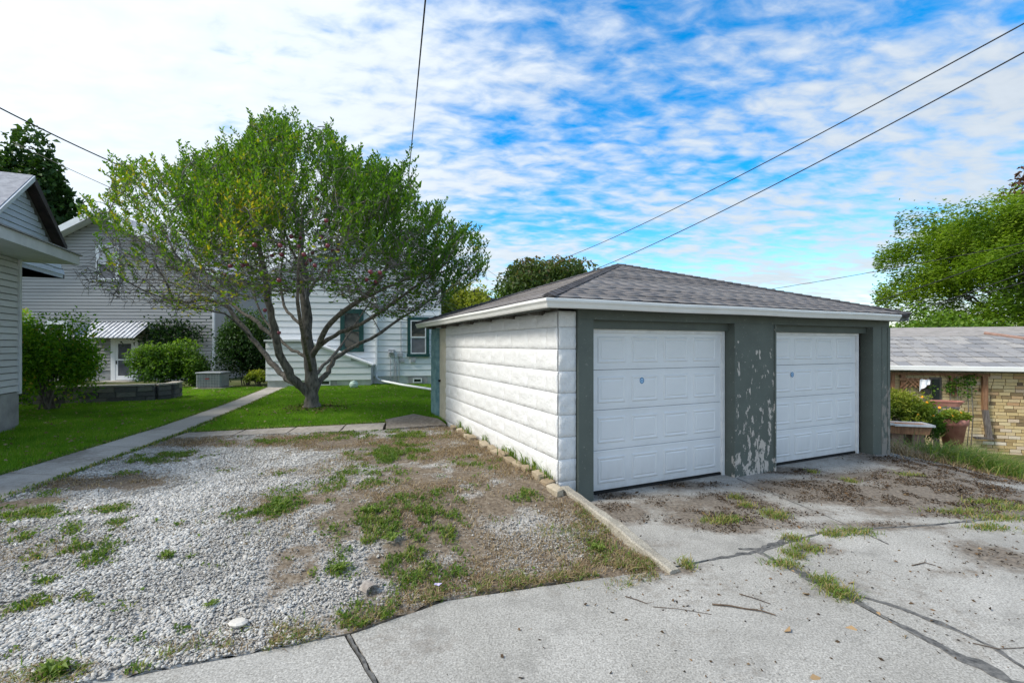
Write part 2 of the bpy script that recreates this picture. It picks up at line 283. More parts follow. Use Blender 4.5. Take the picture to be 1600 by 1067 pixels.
# ------------------------------------------------------------------ object helpers
def link(name, me, mat=None, parent=None, smooth=False):
    if mat is not None and not me.materials: me.materials.append(M[mat] if isinstance(mat, str) else mat)
    if smooth: me.polygons.foreach_set('use_smooth', [True] * len(me.polygons))
    o = bpy.data.objects.new(name, me); COL.objects.link(o)
    if parent is not None: o.parent = parent
    return o
def tag(o, label=None, cat=None, group=None, kind=None):
    if label: o['label'] = label
    if cat: o['category'] = cat
    if group: o['group'] = group
    if kind: o['kind'] = kind
    return o
def thing(name, label, cat, loc=(0, 0, 0), rz=0, group=None):
    o = bpy.data.objects.new(name, None); COL.objects.link(o); o.empty_display_size = .1
    o.location = loc; o.rotation_euler = (0, 0, rz); return tag(o, label, cat, group)
class MB:
    def __init__(s): s.v = []; s.f = []
    def add(s, v, f, m=None):
        b = len(s.v); s.v += [tuple((m @ Vector(p)) if m else p) for p in v]; s.f += [tuple(i + b for i in q) for q in f]; return s
    def box(s, x0, x1, y0, y1, z0, z1, m=None):
        return s.add([(x0, y0, z0), (x1, y0, z0), (x1, y1, z0), (x0, y1, z0), (x0, y0, z1), (x1, y0, z1), (x1, y1, z1), (x0, y1, z1)],
                     [(0, 3, 2, 1), (4, 5, 6, 7), (0, 1, 5, 4), (1, 2, 6, 5), (2, 3, 7, 6), (3, 0, 4, 7)], m)
    def prism(s, poly, y0, y1, axis='y', m=None):
        n = len(poly)
        mkp = (lambda a, b, c: (a, c, b)) if axis == 'y' else ((lambda a, b, c: (c, a, b)) if axis == 'x' else (lambda a, b, c: (a, b, c)))
        v = [mkp(a, b, y0) for a, b in poly] + [mkp(a, b, y1) for a, b in poly]
        f = [tuple(range(n)), tuple(range(2 * n - 1, n - 1, -1))] + [(i, i + n, (i + 1) % n + n, (i + 1) % n) for i in range(n)]
        return s.add(v, f, m)
    def tube(s, pts, rad, n=6):
        pts = [Vector(p) for p in pts]
        if isinstance(rad, (int, float)): rad = [rad] * len(pts)
        b = len(s.v); up = Vector((.3, .2, 1)).normalized()
        for i, p in enumerate(pts):
            d = (pts[min(i + 1, len(pts) - 1)] - pts[max(i - 1, 0)]).normalized()
            a = d.cross(up)
            if a.length < .1: a = d.cross(Vector((1, 0, 0)))
            a.normalize(); c = d.cross(a)
            for j in range(n):
                t = 2 * math.pi * j / n; s.v.append(tuple(p + (a * math.cos(t) + c * math.sin(t)) * rad[i]))
        for i in range(len(pts) - 1):
            for j in range(n):
                k = (j + 1) % n; s.f.append((b + i * n + j, b + i * n + k, b + (i + 1) * n + k, b + (i + 1) * n + j))
        s.f.append(tuple(b + j for j in range(n))[::-1]); s.f.append(tuple(b + (len(pts) - 1) * n + j for j in range(n))); return s
    def lathe(s, prof, n=16, c=(0, 0, 0)):
        b = len(s.v)
        for r, z in prof:
            for j in range(n):
                t = 2 * math.pi * j / n; s.v.append((c[0] + r * math.cos(t), c[1] + r * math.sin(t), c[2] + z))
        for i in range(len(prof) - 1):
            for j in range(n):
                k = (j + 1) % n; s.f.append((b + i * n + j, b + i * n + k, b + (i + 1) * n + k, b + (i + 1) * n + j))
        s.f.append(tuple(b + j for j in range(n))[::-1]); s.f.append(tuple(b + (len(prof) - 1) * n + j for j in range(n))); return s
    def mesh(s, name):
        me = bpy.data.meshes.new(name); me.from_pydata(s.v, [], s.f); me.update(); return me
    def build(s, name, mat, parent=None, smooth=False, bevel=0):
        me = s.mesh(name)
        bm = bmesh.new(); bm.from_mesh(me); bmesh.ops.recalc_face_normals(bm, faces=bm.faces)
        if bevel: bmesh.ops.bevel(bm, geom=bm.edges[:], offset=bevel, segments=1, affect='EDGES')
        bm.to_mesh(me); bm.free()
        return link(name, me, mat, parent, smooth)
def bx(name, mat, parent, x0, x1, y0, y1, z0, z1, bevel=0): return MB().box(x0, x1, y0, y1, z0, z1).build(name, mat, parent, bevel=bevel)
def inst(o_or_me, name, parent, loc=(0, 0, 0), rot=(0, 0, 0), sc=(1, 1, 1)):
    o = bpy.data.objects.new(name, o_or_me); COL.objects.link(o); o.parent = parent
    o.location = loc; o.rotation_euler = rot; o.scale = sc; return o
def np_mesh(name, V, Fc, mat, parent=None, tint=None, smooth=False):
    """V (n,3), Fc (m,k) equal-sized faces"""
    V = np.ascontiguousarray(V, np.float32); Fc = np.ascontiguousarray(Fc, np.int32); m, kk = Fc.shape
    me = bpy.data.meshes.new(name); me.vertices.add(len(V)); me.vertices.foreach_set('co', V.ravel())
    me.loops.add(m * kk); me.loops.foreach_set('vertex_index', Fc.ravel())
    me.polygons.add(m); me.polygons.foreach_set('loop_start', np.arange(0, m * kk, kk, dtype=np.int32)); me.polygons.foreach_set('loop_total', np.full(m, kk, np.int32))
    me.update(calc_edges=True)
    if tint is not None:
        a = me.attributes.new('tint', 'FLOAT', 'POINT'); a.data.foreach_set('value', np.ascontiguousarray(tint, np.float32))
    return link(name, me, mat, parent, smooth)
def at(px, py, Y): return Vector(((px - CX) / F * Y, Y, CAMZ - (py - HY) / F * Y))     # a point of the photograph at distance Y
def inpoly(P, poly):
    x, y = P[:, 0], P[:, 1]; r = np.zeros(len(P), bool); n = len(poly)
    for i in range(n):
        x1, y1 = poly[i]; x2, y2 = poly[(i + 1) % n]
        c = ((y1 > y) != (y2 > y)) & (x < (x2 - x1) * (y - y1) / ((y2 - y1) if y2 != y1 else 1e-9) + x1); r ^= c
    return r

# ------------------------------------------------------------------ lie of the land
GA = R(24.03); U = np.array([math.cos(GA), math.sin(GA)]); V_ = np.array([-math.sin(GA), math.cos(GA)])
P0 = np.array([.583, 5.746])                       # front corner of the garage's block wall
DRIVE = -.12; LOT = .17
EDGE = [(-9, 1.35), (-4, 2.36), (-2.4, 2.755), (-1.14, 3.18), (-.51, 3.63), (.55, 3.92), (1.40, 4.13)]
EX = np.array([e[0] for e in EDGE]); EY = np.array([e[1] for e in EDGE])
def edge_y(x): return np.interp(x, EX, EY)
def ts(x, y): return (x - P0[0]) * U[0] + (y - P0[1]) * U[1], (x - P0[0]) * V_[0] + (y - P0[1]) * V_[1]
def H(x, y):
    x = np.asarray(x, float); y = np.asarray(y, float); t, s = ts(x, y)
    zl = DRIVE + .02 + (LOT - DRIVE - .02) * sstep(0, 2.3, y - edge_y(x))
    right = DRIVE - .85 * sstep(6.3, 12.0, x - .12 * np.maximum(y - 8, 0)) 
    wl_ = np.where(s < 6.4, (t < .05) & (y > edge_y(x)), 0).astype(float)
    wb = 1 - sstep(0, 8, t)
    w = np.where(s < 6.4, wl_, wb)
    return zl * w + right * (1 - w)
def Hs(x, y): return float(H(np.array([x]), np.array([y]))[0])

def clip_cell(poly, x0, x1, y0, y1):
    for ax, v, sgn in ((0, x0, 1), (0, x1, -1), (1, y0, 1), (1, y1, -1)):
        out = []; n = len(poly)
        for i in range(n):
            a, b = poly[i], poly[(i + 1) % n]; da = (a[ax] - v) * sgn; db = (b[ax] - v) * sgn
            if da >= 0: out.append(a)
            if (da >= 0) != (db >= 0):
                q = da / (da - db); out.append((a[0] + (b[0] - a[0]) * q, a[1] + (b[1] - a[1]) * q))
        poly = out
        if len(poly) < 3: return []
    return poly
def densify(poly, step, jit=0, seed=1, closed=True):
    r = random.Random(seed); out = []; n = len(poly)
    for i in range(n if closed else n - 1):
        a, b = poly[i], poly[(i + 1) % n]; L = math.hypot(b[0] - a[0], b[1] - a[1]); k = max(1, int(L / step))
        for j in range(k):
            q = j / k; out.append((a[0] + (b[0] - a[0]) * q + r.uniform(-jit, jit), a[1] + (b[1] - a[1]) * q + r.uniform(-jit, jit)))
    if not closed: out.append(poly[-1])
    return out
def sheet(name, poly, cell, dz, mat, skirt=.15, attrs=None, seg=.2, jit=0, parent=None, zf=None):
    """a sheet of ground inside poly that follows the lie of the land"""
    poly = densify(poly, seg, jit, hash(name) % 999 if False else len(poly) * 7)
    xs = [p[0] for p in poly]; ys = [p[1] for p in poly]
    gx = np.arange(math.floor(min(xs) / cell), math.ceil(max(xs) / cell) + 1); gy = np.arange(math.floor(min(ys) / cell), math.ceil(max(ys) / cell) + 1)
    GX, GY = np.meshgrid(gx, gy, indexing='ij')
    ins = inpoly(np.c_[GX.ravel() * cell + 1e-5, GY.ravel() * cell + 1e-5], poly).reshape(GX.shape)
    touched = set()
    for i in range(len(poly)):
        a, b = poly[i], poly[(i + 1) % len(poly)]
        for q in np.linspace(0, 1, max(3, int(math.hypot(b[0] - a[0], b[1] - a[1]) / cell * 16) + 3)):
            touched.add((math.floor((a[0] + (b[0] - a[0]) * q) / cell), math.floor((a[1] + (b[1] - a[1]) * q) / cell)))
    idx = {}; V = []; Fs = []
    def vid(p):
        kx = (round(p[0], 4), round(p[1], 4))
        if kx not in idx: idx[kx] = len(V); V.append(kx)
        return idx[kx]
    for i in range(len(gx) - 1):
        for j in range(len(gy) - 1):
            c = (int(gx[i]), int(gy[j])); x0, y0 = c[0] * cell, c[1] * cell
            cn = int(ins[i, j]) + int(ins[i + 1, j]) + int(ins[i, j + 1]) + int(ins[i + 1, j + 1])
            if c in touched or 0 < cn < 4:
                q = clip_cell(poly, x0, x0 + cell, y0, y0 + cell)
                f = []
                for p in q:
                    w = vid(p)
                    if w not in f: f.append(w)
                if len(f) > 2: Fs.append(f)
            elif cn == 4:
                Fs.append([vid((x0, y0)), vid((x0 + cell, y0)), vid((x0 + cell, y0 + cell)), vid((x0, y0 + cell))])
    P = np.array(V); Z = (zf or H)(P[:, 0], P[:, 1]) + dz
    verts = [(float(p[0]), float(p[1]), float(z)) for p, z in zip(P, Z)]
    if skirt:
        b = len(verts); pp = np.array(poly); zz_ = (zf or H)(pp[:, 0], pp[:, 1]) + dz
        verts += [(p[0], p[1], float(z)) for p, z in zip(poly, zz_)] + [(p[0], p[1], float(z) - skirt) for p, z in zip(poly, zz_)]
        n = len(poly); Fs += [(b + i, b + (i + 1) % n, b + n + (i + 1) % n, b + n + i) for i in range(n)]
    me = bpy.data.meshes.new(name); me.from_pydata(verts, [], Fs); me.update()
    for an, fn in (attrs or {}).items():
        a = me.attributes.new(an, 'FLOAT', 'POINT'); vv = np.array(verts); a.data.foreach_set('value', fn(vv[:, 0], vv[:, 1]).astype(np.float32))
    return link(name, me, mat, parent)
def ground(name, *a, **k): return tag(sheet(name, *a, **k), kind='structure')

# base ground out to the horizon
g1 = np.unique(np.r_[-400, -250, -150, -100, -70, -50, np.arange(-40, 40.1, .5), 50, 70, 100, 150, 250, 400])
GX, GY = np.meshgrid(g1, g1 + 10, indexing='ij'); n = len(g1)
GZ = H(GX.ravel(), GY.ravel()) - .07
ii = np.arange((n - 1) * n).reshape(n - 1, n)[:, :-1].ravel()
tag(np_mesh('ground', np.c_[GX.ravel(), GY.ravel(), GZ], np.c_[ii, ii + n, ii + n + 1, ii + 1], 'ground', smooth=True), kind='structure')

# ------------------------------------------------------------------ patches of the yard, given where they lie
def gp(px, py, z): Y = (CAMZ - z) * F / (py - HY); return ((px - CX) / F * Y, Y)
def lotp(px, py):
    z = LOT
    for _ in range(6): p = gp(px, py, z); z = Hs(*p) if Hs(*p) > -.3 else z
    return p
def blobs(lst, z=None):
    out = []
    for px, py, rx, ry, w in lst:
        c = lotp(px, py) if z is None else gp(px, py, z); a = lotp(px + rx, py) if z is None else gp(px + rx, py, z); b = lotp(px, py - ry) if z is None else gp(px, py - ry, z)
        out.append((c[0], c[1], max(.05, abs(a[0] - c[0])), max(.05, abs(b[1] - c[1])), w))
    return out
def field(lst, x, y, soft=.65):
    r = np.zeros_like(np.asarray(x, float))
    for cx, cy, rx, ry, w in lst:
        d = np.sqrt(((x - cx) / rx) ** 2 + ((y - cy) / ry) ** 2); r = np.maximum(r, w * (1 - sstep(1 - soft, 1 + soft, d)))
    return r
WEED = blobs([(640, 832, 85, 55, 1), (615, 705, 50, 14, .9), (560, 745, 60, 16, .6), (430, 790, 45, 13, .8), (700, 775, 40, 16, .55), (60, 800, 60, 13, .8), (150, 822, 45, 12, .9),
    (110, 865, 60, 22, .85), (30, 835, 40, 12, .6), (180, 795, 35, 8, .6), (250, 715, 46, 8, .9), (60, 770, 40, 6, .6), (195, 740, 30, 5, .6), (430, 738, 24, 6, .8), (350, 735, 20, 5, .35), (575, 957, 40, 26, 1), (530, 890, 18, 9, .8), (258, 869, 16, 6, .8),
    (80, 1052, 25, 12, .9), (150, 1046, 40, 9, .6), (205, 1045, 25, 6, .6), (30, 945, 35, 16, .7), (70, 905, 25, 8, .7), (130, 935, 18, 8, .6), (265, 820, 22, 8, .4), (420, 690, 60, 5, .35), (540, 680, 60, 6, .6), (640, 680, 50, 10, .5),
    (700, 900, 60, 20, .6), (820, 905, 60, 14, .55), (745, 720, 40, 10, .35), (820, 775, 26, 10, .5), (935, 855, 14, 12, .8), (770, 935, 40, 10, .5), (330, 945, 15, 6, .5), (300, 870, 15, 5, .4), (300, 987, 30, 9, .4), (200, 1000, 30, 8, .4), (485, 765, 70, 16, .3), (540, 760, 40, 10, .45)])
SOIL = blobs([(800, 745, 200, 70, 1), (700, 700, 180, 30, 1), (620, 800, 130, 60, .85), (860, 850, 180, 60, .8), (950, 870, 110, 30, 1), (640, 900, 150, 50, .75), (570, 690, 120, 14, .8), (420, 688, 170, 9, .9), (300, 690, 60, 10, 1),
    (140, 752, 110, 12, .95), (40, 785, 60, 12, .9), (60, 850, 110, 40, .5), (20, 940, 60, 22, .55), (490, 785, 110, 26, .62), (560, 960, 40, 30, .8), (330, 1005, 130, 12, .5), (150, 1048, 90, 14, .65), (450, 905, 40, 14, .45), (510, 740, 70, 20, .5)])
GRIT = blobs([(860, 825, 110, 34, .6), (900, 800, 60, 26, .6), (690, 880, 60, 20, .5), (820, 880, 60, 20, .5), (720, 940, 60, 12, .5)])
def soil_f(x, y): return field(SOIL, x, y) 
def weed_f(x, y):
    hi = fbm(x, y, 6.5, 3, 5); lo = fbm(x, y, 1.5, 3, 6)
    return np.clip(field(WEED, x, y, .8) * (.10 + 1.35 * sstep(.34, .66, hi)) * (.6 + .7 * lo) + .30 * sstep(.60, .78, hi) * sstep(.42, .6, lo), 0, 1)
def gravel_f(x, y):
    n = fbm(x, y, 2.1, 4, 9); n2_ = fbm(x, y, 8.0, 3, 10)
    g = 1 - np.clip(soil_f(x, y) * .95 + (n - .5) * 1.1 + (n2_ - .5) * .7, 0, 1)
    g = np.maximum(g, field(GRIT, x, y, .8) * (.15 + n * .55 + n2_ * .5)); g = g * (1 - .7 * np.clip(weed_f(x, y) * 1.2, 0, 1))
    return np.clip(g - .40 * sstep(.56, .72, fbm(x, y, .9, 4, 31)), 0, 1)

# walkways
PATH_L = [(-6.30, 4.2), (-6.75, 5.97), (-7.40, 9.55), (-8.35, 13.2), (-10.0, 18.6)]; PATH_R = [(-5.45, 4.2), (-5.75, 5.1), (-6.46, 8.74), (-7.50, 12.6), (-9.25, 18.6)]
def lerp_edge(E, y): ys = [e[1] for e in E]; return float(np.interp(y, ys, [e[0] for e in E]))
yy = [4.2, 6.1, 7.75, 9.4, 11.0, 12.6, 14.2, 15.8, 17.3, 18.6]
for a, b in zip(yy[:-1], yy[1:]):
    g_ = .012; dy = -.10
    ground('walkway_slab', [(lerp_edge(PATH_L, a + g_), a + g_), (lerp_edge(PATH_R, a + g_ + dy), a + g_ + dy), (lerp_edge(PATH_R, b - g_ + dy), b - g_ + dy), (lerp_edge(PATH_L, b - g_), b - g_)], .4, .018, 'path',
           attrs={'dirt': lambda x, y: np.clip(.25 * fbm(x, y, 2, 3, 3) + .3 * sstep(.55, .7, fbm(x, y, 1.1, 4, 8)), 0, 1)}, jit=.006)
def cross(q, top): return (-6.40 + q * (-2.80 + 6.40), 8.95 + q * 1.15) if top else (-6.33 + q * (-2.63 + 6.33), 8.48 + q * .80)
cuts = [0, .27, .52, .78, 1]
for a, b in zip(cuts[:-1], cuts[1:]):
    ground('walkway_slab', [cross(a + .004, 0), cross(b - .004, 0), cross(b - .004, 1), cross(a + .004, 1)], .4, .015, 'path', attrs={'dirt': lambda x, y: .12 + .35 * fbm(x, y, 1.6, 4, 4)}, jit=.008)
ground('walkway_slab', [(-2.58, 9.33), (-1.42, 9.80), (-1.72, 10.62), (-2.45, 11.35), (-2.92, 10.5)], .4, .022, 'path', attrs={'dirt': lambda x, y: .30 + .35 * fbm(x, y, 2, 4, 5)}, jit=.01)

# gravel lot
def garage(t, s): return (P0[0] + U[0] * t + V_[0] * s, P0[1] + U[1] * t + V_[1] * s)
LOTP = [(-9, 1.36)] + EDGE[1:-1] + [garage(.02, -1.92), garage(-.01, -.05), garage(-.01, 4.3), (-1.42, 9.75), (-2.6, 9.30), (-6.36, 8.50), (-5.72, 5.1), (-5.45, 4.2), (-6.3, 2.6), (-9, 2.2)]
LOTP = [(p[0], p[1] + (.0 if i else 0)) for i, p in enumerate(LOTP)]
ground('gravel_lot', LOTP, .07, -.012, 'lot', attrs={'gravel': gravel_f}, seg=.15, jit=.012, skirt=.1)

# lawns
LAWN_R = [(-6.42, 9.02), (-2.84, 10.16), (-2.96, 10.55), (-2.46, 11.42), (-1.70, 10.72), garage(-.02, 5.0), garage(-.02, 6.6), garage(3, 8.5), (-1, 22), (-9.6, 19.6), (-9.18, 18.4), (-7.42, 12.5)]
LAWN_L = [(-6.33, 4.2), (-6.80, 5.97), (-7.45, 9.55), (-8.40, 13.2), (-10.05, 18.7), (-13.2, 18.6), (-15.5, 18.4), (-16, 14), (-13.5, 11), (-10.4, 9.6), (-9.0, 7), (-8.6, 4.2)]
ground('lawn', LAWN_R, .3, -.004, 'lawn', seg=.12, jit=.03, skirt=.06)
ground('lawn', LAWN_L, .3, -.004, 'lawn', seg=.12, jit=.03, skirt=.06)

# drive: concrete slabs on both sides of the seams
zd = lambda x, y: DRIVE - .85 * sstep(6.3, 12.0, np.asarray(x, float) - .12 * np.maximum(np.asarray(y, float) - 8, 0))
DIRT = blobs([(970, 802, 42, 14, 1), (1060, 790, 60, 14, .55), (1010, 850, 60, 8, .45), (1120, 812, 80, 16, 1), (1150, 785, 55, 12, .9), (1190, 815, 60, 12, .7), (1260, 762, 70, 10, 1), (1320, 775, 80, 12, 1), (1390, 775, 70, 12, .9), (1430, 745, 70, 10, .9), (1500, 765, 90, 18, 1),
    (1560, 790, 90, 18, 1), (1470, 725, 70, 12, .95), (1400, 722, 30, 9, .7), (1230, 735, 40, 5, .7), (1330, 745, 50, 6, .6), (1450, 800, 120, 10, .6), (1330, 822, 130, 8, .6), (1270, 855, 40, 12, .7), (1560, 870, 60, 18, .65), (1500, 895, 60, 8, .5), (1090, 885, 40, 6, .6), (1060, 890, 30, 5, .9), (1250, 800, 60, 8, .5), (960, 775, 30, 5, .55), (1060, 757, 60, 4, .6)], DRIVE)
dirtf = lambda x, y: np.clip(field(DIRT, x, y, .8) * (.45 + 1.0 * fbm(x, y, 3.4, 3, 12)) + .20 * sstep(5.0, 6.6, y) + .22 * sstep(.5, .7, fbm(x, y, 1.3, 4, 15)), 0, 1)
CRK = [(-1.14, 3.17), (-.98, 2.95), (-.90, 2.83), (-.80, 2.70), (.1, 1.5), (1.0, 0), (3, -3)]
SEAM = [(1.44, 4.13), (1.85, 4.28), (2.40, 4.45), (2.95, 4.72), (3.40, 4.93), (4.05, 5.03), (4.65, 5.10), (6.2, 5.42), (9.5, 6.1)]
DIAG = [(2.40, 4.45), (2.52, 4.15), (2.62, 3.85), (2.70, 3.63), (2.76, 3.40), (2.88, 3.05), (3.00, 2.74), (3.5, 1.2), (4.6, -3)]
def off(L, d):
    out = []
    for i, p in enumerate(L):
        a = L[max(0, i - 1)]; b = L[min(len(L) - 1, i + 1)]; dx, dy = b[0] - a[0], b[1] - a[1]; q = math.hypot(dx, dy); out.append((p[0] - dy / q * d, p[1] + dx / q * d))
    return out
ground('driveway_slab', [(-9, -3), (-9, 1.30)] + [(x, y - .01) for x, y in EDGE[1:3]] + [(-1.165, 3.165)] + off(CRK, -.018)[1:], .12, 0, 'drive', attrs={'dirt': dirtf}, zf=zd, jit=.005, seg=.1)
ground('driveway_slab', off(CRK, .018) + [(4.57, -3)] + off(DIAG, .028)[::-1] + off(SEAM, -.015)[:3][::-1] + [(1.40, 4.10), (.55, 3.89), (-.51, 3.60)], .12, 0, 'drive', attrs={'dirt': dirtf}, zf=zd, jit=.006, seg=.1)
ground('driveway_slab', off(DIAG, -.028)[1:][::-1] + off(SEAM, -.015)[2:] + [(12, 6.0), (12, -3)], .14, 0, 'drive', attrs={'dirt': dirtf}, zf=zd, jit=.006, seg=.1)
APR = off(SEAM, .015) + [(9.6, 7.6), garage(7.9, -.6), garage(7.3, .2), garage(6.62, .3), garage(.4, .3), garage(.12, .02), garage(.12, -1.9)]
ground('driveway_apron', APR, .09, 0, 'drive', attrs={'dirt': dirtf}, zf=zd, jit=.006, seg=.1)
# tar in the seams: an uneven bead just proud of the slabs
def bead(name, L, wfun, seed):
    r = random.Random(seed); pts = densify(L, .05, .008, seed, False); v = []; f = []
    for i, p in enumerate(pts):
        a = pts[max(0, i - 1)]; b = pts[min(len(pts) - 1, i + 1)]; dx, dy = b[0] - a[0], b[1] - a[1]; q = math.hypot(dx, dy) or 1; w = wfun(i / len(pts))
        nb_ = .10 + 1.15 * float(fbm(np.array([p[0]]), np.array([p[1]]), 5, 3, seed)[0]); w1, w2 = w * nb_ * r.uniform(.4, 1.3), w * nb_ * r.uniform(.4, 1.3); nx, ny = -dy / q, dx / q
        for o, h in ((-w1, -.02), (-w1 * .8, .0045), (w2 * .8, .0052), (w2, -.02)): v.append((p[0] + nx * o, p[1] + ny * o, float(zd(p[0], p[1])) + h))
        if i: f += [(4 * i - 4 + j, 4 * i - 3 + j, 4 * i + 1 + j, 4 * i + j) for j in range(3)]
    return tag(MB().add(v, f).build(name, 'tar'), kind='structure')
bead('tar_seam', CRK[:-1], lambda q: .016, 3)
bead('tar_seam', SEAM[1:], lambda q: .035 if q < .45 else .022, 4)
bead('tar_seam', DIAG[:-1], lambda q: .05 + .05 * math.sin(q * 9) ** 2, 5)
bead('tar_seam', [(2.72, 3.72), (2.98, 3.50), (3.14, 3.25), (3.22, 3.05), (3.20, 2.80), (3.3, 2.5)], lambda q: .045 * math.sin(math.pi * min(1, q * 1.1 + .05)) + .012, 6)
bead('tar_seam', [(2.25, 4.52), (2.45, 4.50), (2.72, 4.66), (2.9, 4.78)], lambda q: .05, 7)
bead('tar_seam', [(2.80, 4.36), (2.92, 4.60)], lambda q: .04, 8)
bead('tar_seam', [garage(7.25, .0), garage(7.05, -.7), garage(6.8, -1.2), garage(6.2, -2.2), garage(5.9, -2.9)], lambda q: .02, 9)
bead('tar_seam', [garage(3.06, -.1), garage(2.85, -1.0), garage(2.7, -1.7), garage(2.5, -2.35)], lambda q: .014, 10)
# kerb that holds back the gravel, and the concrete strip by the brick garage
kb = MB(); pts = densify([(-.02, -.10), (0, -1.0), (.03, -1.92)], .12, .006, 2, False)
for i, (t, s) in enumerate(pts):
    c = garage(t + .06, s); h = float(np.interp(s, [-1.92, -1.2, -.1], [-.085, .035, .150])); w = .065 + random.uniform(-.008, .008)
    for o, z in ((-w, -.3), (-w, h - .012), (-w + .02, h), (w - .022, h + random.uniform(-.008, .004)), (w, h - .02), (w + .015, -.3)): kb.v.append((c[0] + U[0] * o, c[1] + U[1] * o, z))
    if i: b = 6 * i; kb.f += [(b - 6 + j, b - 5 + j, b + 1 + j, b + j) for j in range(5)]
kb.f += [tuple(range(6)), tuple(range(len(kb.v) - 6, len(kb.v)))]
tag(kb.build('concrete_kerb', 'curb'), 'low concrete kerb running out from the garage corner beside the gravel', 'kerb')
ground('concrete_strip', [(9.6, 8.7), (13.5, 7.4), (14.2, 8.6), (11.6, 10.1), (10.2, 10.2)], .4, .0, 'path', attrs={'dirt': lambda x, y: .25 * fbm(x, y, 2, 3, 2)})

# ------------------------------------------------------------------ block garage
GO = thing('garage', 'white block two-car garage with dark green trim and hipped shingle roof', 'garage', (P0[0], P0[1], 0), GA)
GW, GD, WT = 7.19, 6.38, 2.34
ZC = [-.11, .17, .45, .73, 1.01, 1.29, 1.57, 1.85, 2.13, WT]
def rock_face(seed, L, Hh, depth=.016):
    """front of a rock-faced block: x along, y outward negative, z up; pinned low at the joints"""
    r = random.Random(seed); v = []; f = []
    xs = [0, .03, .22, .41, .60, .79, .97, 1]; zs_ = [0, .035, .22, .42, .62, .82, .965, 1]
    nx = len(xs); nz = len(zs_)
    for j in range(nz):
        for i in range(nx):
            edge = j in (0, nz - 1); end = i in (0, nx - 1); lip = j in (1, nz - 2)
            y = -.001 if edge else (-.006 if end else -(r.uniform(.003, .014) if lip else r.uniform(.002, .027)))
            v.append((xs[i] * L, y, zs_[j] * Hh + (0 if edge or end else r.uniform(-.008, .008))))
    for j in range(nz - 1):
        for i in range(nx - 1): a = j * nx + i; f.append((a, a + 1, a + nx + 1, a + nx))
    me = MB().add(v, f).mesh('block'); me.materials.append(M['block']); me.polygons.foreach_set('use_smooth', [True] * len(me.polygons)); return me
BL = .57
BV = [rock_face(i, BL - .006, .28 - .006) for i in range(7)]
def lay(parent, origin, ang, length, z0, z1, seed, k):
    """one course of blocks"""
    x = -(BL / 2) * (k % 2); r = random.Random(seed)
    while x < length - .02:
        a, b = max(0, x), min(length, x + BL)
        if b - a > .05:
            o = inst(BV[r.randrange(7)], 'block', parent, (origin[0] + math.cos(ang) * (a + .001), origin[1] + math.sin(ang) * (a + .001), z0 + .003), (0, 0, ang), ((b - a - .002) / (BL - .006), 1, (z1 - z0 - .006) / .274))
        x += BL
for k_, (a, b) in enumerate(zip(ZC[:-1], ZC[1:])):
    lay(GO, (0, 5.14), R(-90), 5.14, a, b, 50 + k_, k_)             # long side
    o = inst(BV[(k_ * 3) % 7], 'block', GO, (.004, 0, a + .003), (0, 0, 0), (.255 / (BL - .006), .9, (b - a - .006) / .274))   # return on the front
    o = inst(BV[(k_ * 5) % 7], 'block', GO, (GW, .12, a + .003), (0, 0, R(90)), ((.57) / BL, .9, (b - a - .006) / .274))
    lay(GO, (GW, .72), R(90), GD - .75, a, b, 90 + k_, k_ + 1)
bx('wall_core', 'block', GO, .006, .19, .008, 5.14, -.3, WT)
bx('wall_core', 'block', GO, GW - .19, GW - .012, .14, GD, -.8, WT)
bx('wall_core', 'block', GO, .19, GW - .19, GD - .2, GD, -.5, WT)
bx('front_corner_core', 'block', GO, .19, .262, .012, .17, -.3, WT)
# side door and teal corner at the back of the long side
sdr = bx('side_door', 'cream', GO, .02, .07, 5.15, 5.80, -.1, 2.30)
for z in (.35, .95, 1.55): bx('door_seam', 'cream', sdr, .014, .0195, 5.17, 5.78, z, z + .018)
bx('hinge', 'dark', sdr, .006, .019, 5.165, 5.19, 1.85, 1.97); bx('hinge', 'dark', sdr, .006, .019, 5.165, 5.19, .35, .47)
bx('door_knob', 'dark', sdr, -.03, .019, 5.70, 5.75, 1.02, 1.07)
tp = bx('corner_post', 'teal', GO, -.04, .12, 5.81, GD, -.1, 2.32)
tag(tp, 'faded teal corner post')
for z in (.22, .5, .78, 1.06, 1.34, 1.62, 1.9): bx('post_block', 'teal', tp, -.052, -.041, 5.825, GD - .015, z, z + .262)
# front timber
OV = .30; EZ = 2.43
bx('header_beam', 'green', GO, .27, 7.19, -.045, .06, 2.235, 2.39)
bx('inner_header', 'green', GO, .522, 3.06, .062, .16, 2.12, 2.39); bx('inner_header', 'green', GO, 3.99, 6.66, .062, .16, 2.12, 2.39)
pl = bx('left_post_board', 'green', GO, .268, .50, -.05, .12, -.14, 2.234); pl['label'] = 'narrow dark green post beside the block corner'
bx('reveal_board', 'green', GO, .50, .52, .0, .165, -.12, 2.234)
pr_ = bx('center_pier', 'green_peel', GO, 3.06, 3.99, -.05, .0, -.16, 2.234); pr_['label'] = 'wide dark green pier with paint flaking off its lower half'
bx('pier_side', 'green', GO, 3.062, 3.10, .001, .16, -.16, 2.234); bx('pier_side', 'green', GO, 3.95, 3.988, .001, .16, -.16, 2.234)
bx('pier_trim', 'green_peel', GO, 3.955, 3.992, -.064, -.051, -.15, 2.23); bx('pier_trim', 'green_peel', GO, 3.058, 3.072, -.060, -.051, -.15, 2.23)
p1 = bx('right_post_board', 'green', GO, 6.66, 6.93, -.05, .0, -.16, 2.234)
p2 = bx('right_post_board', 'green_bare', GO, 6.936, 7.10, -.055, .0, -.16, 2.234)
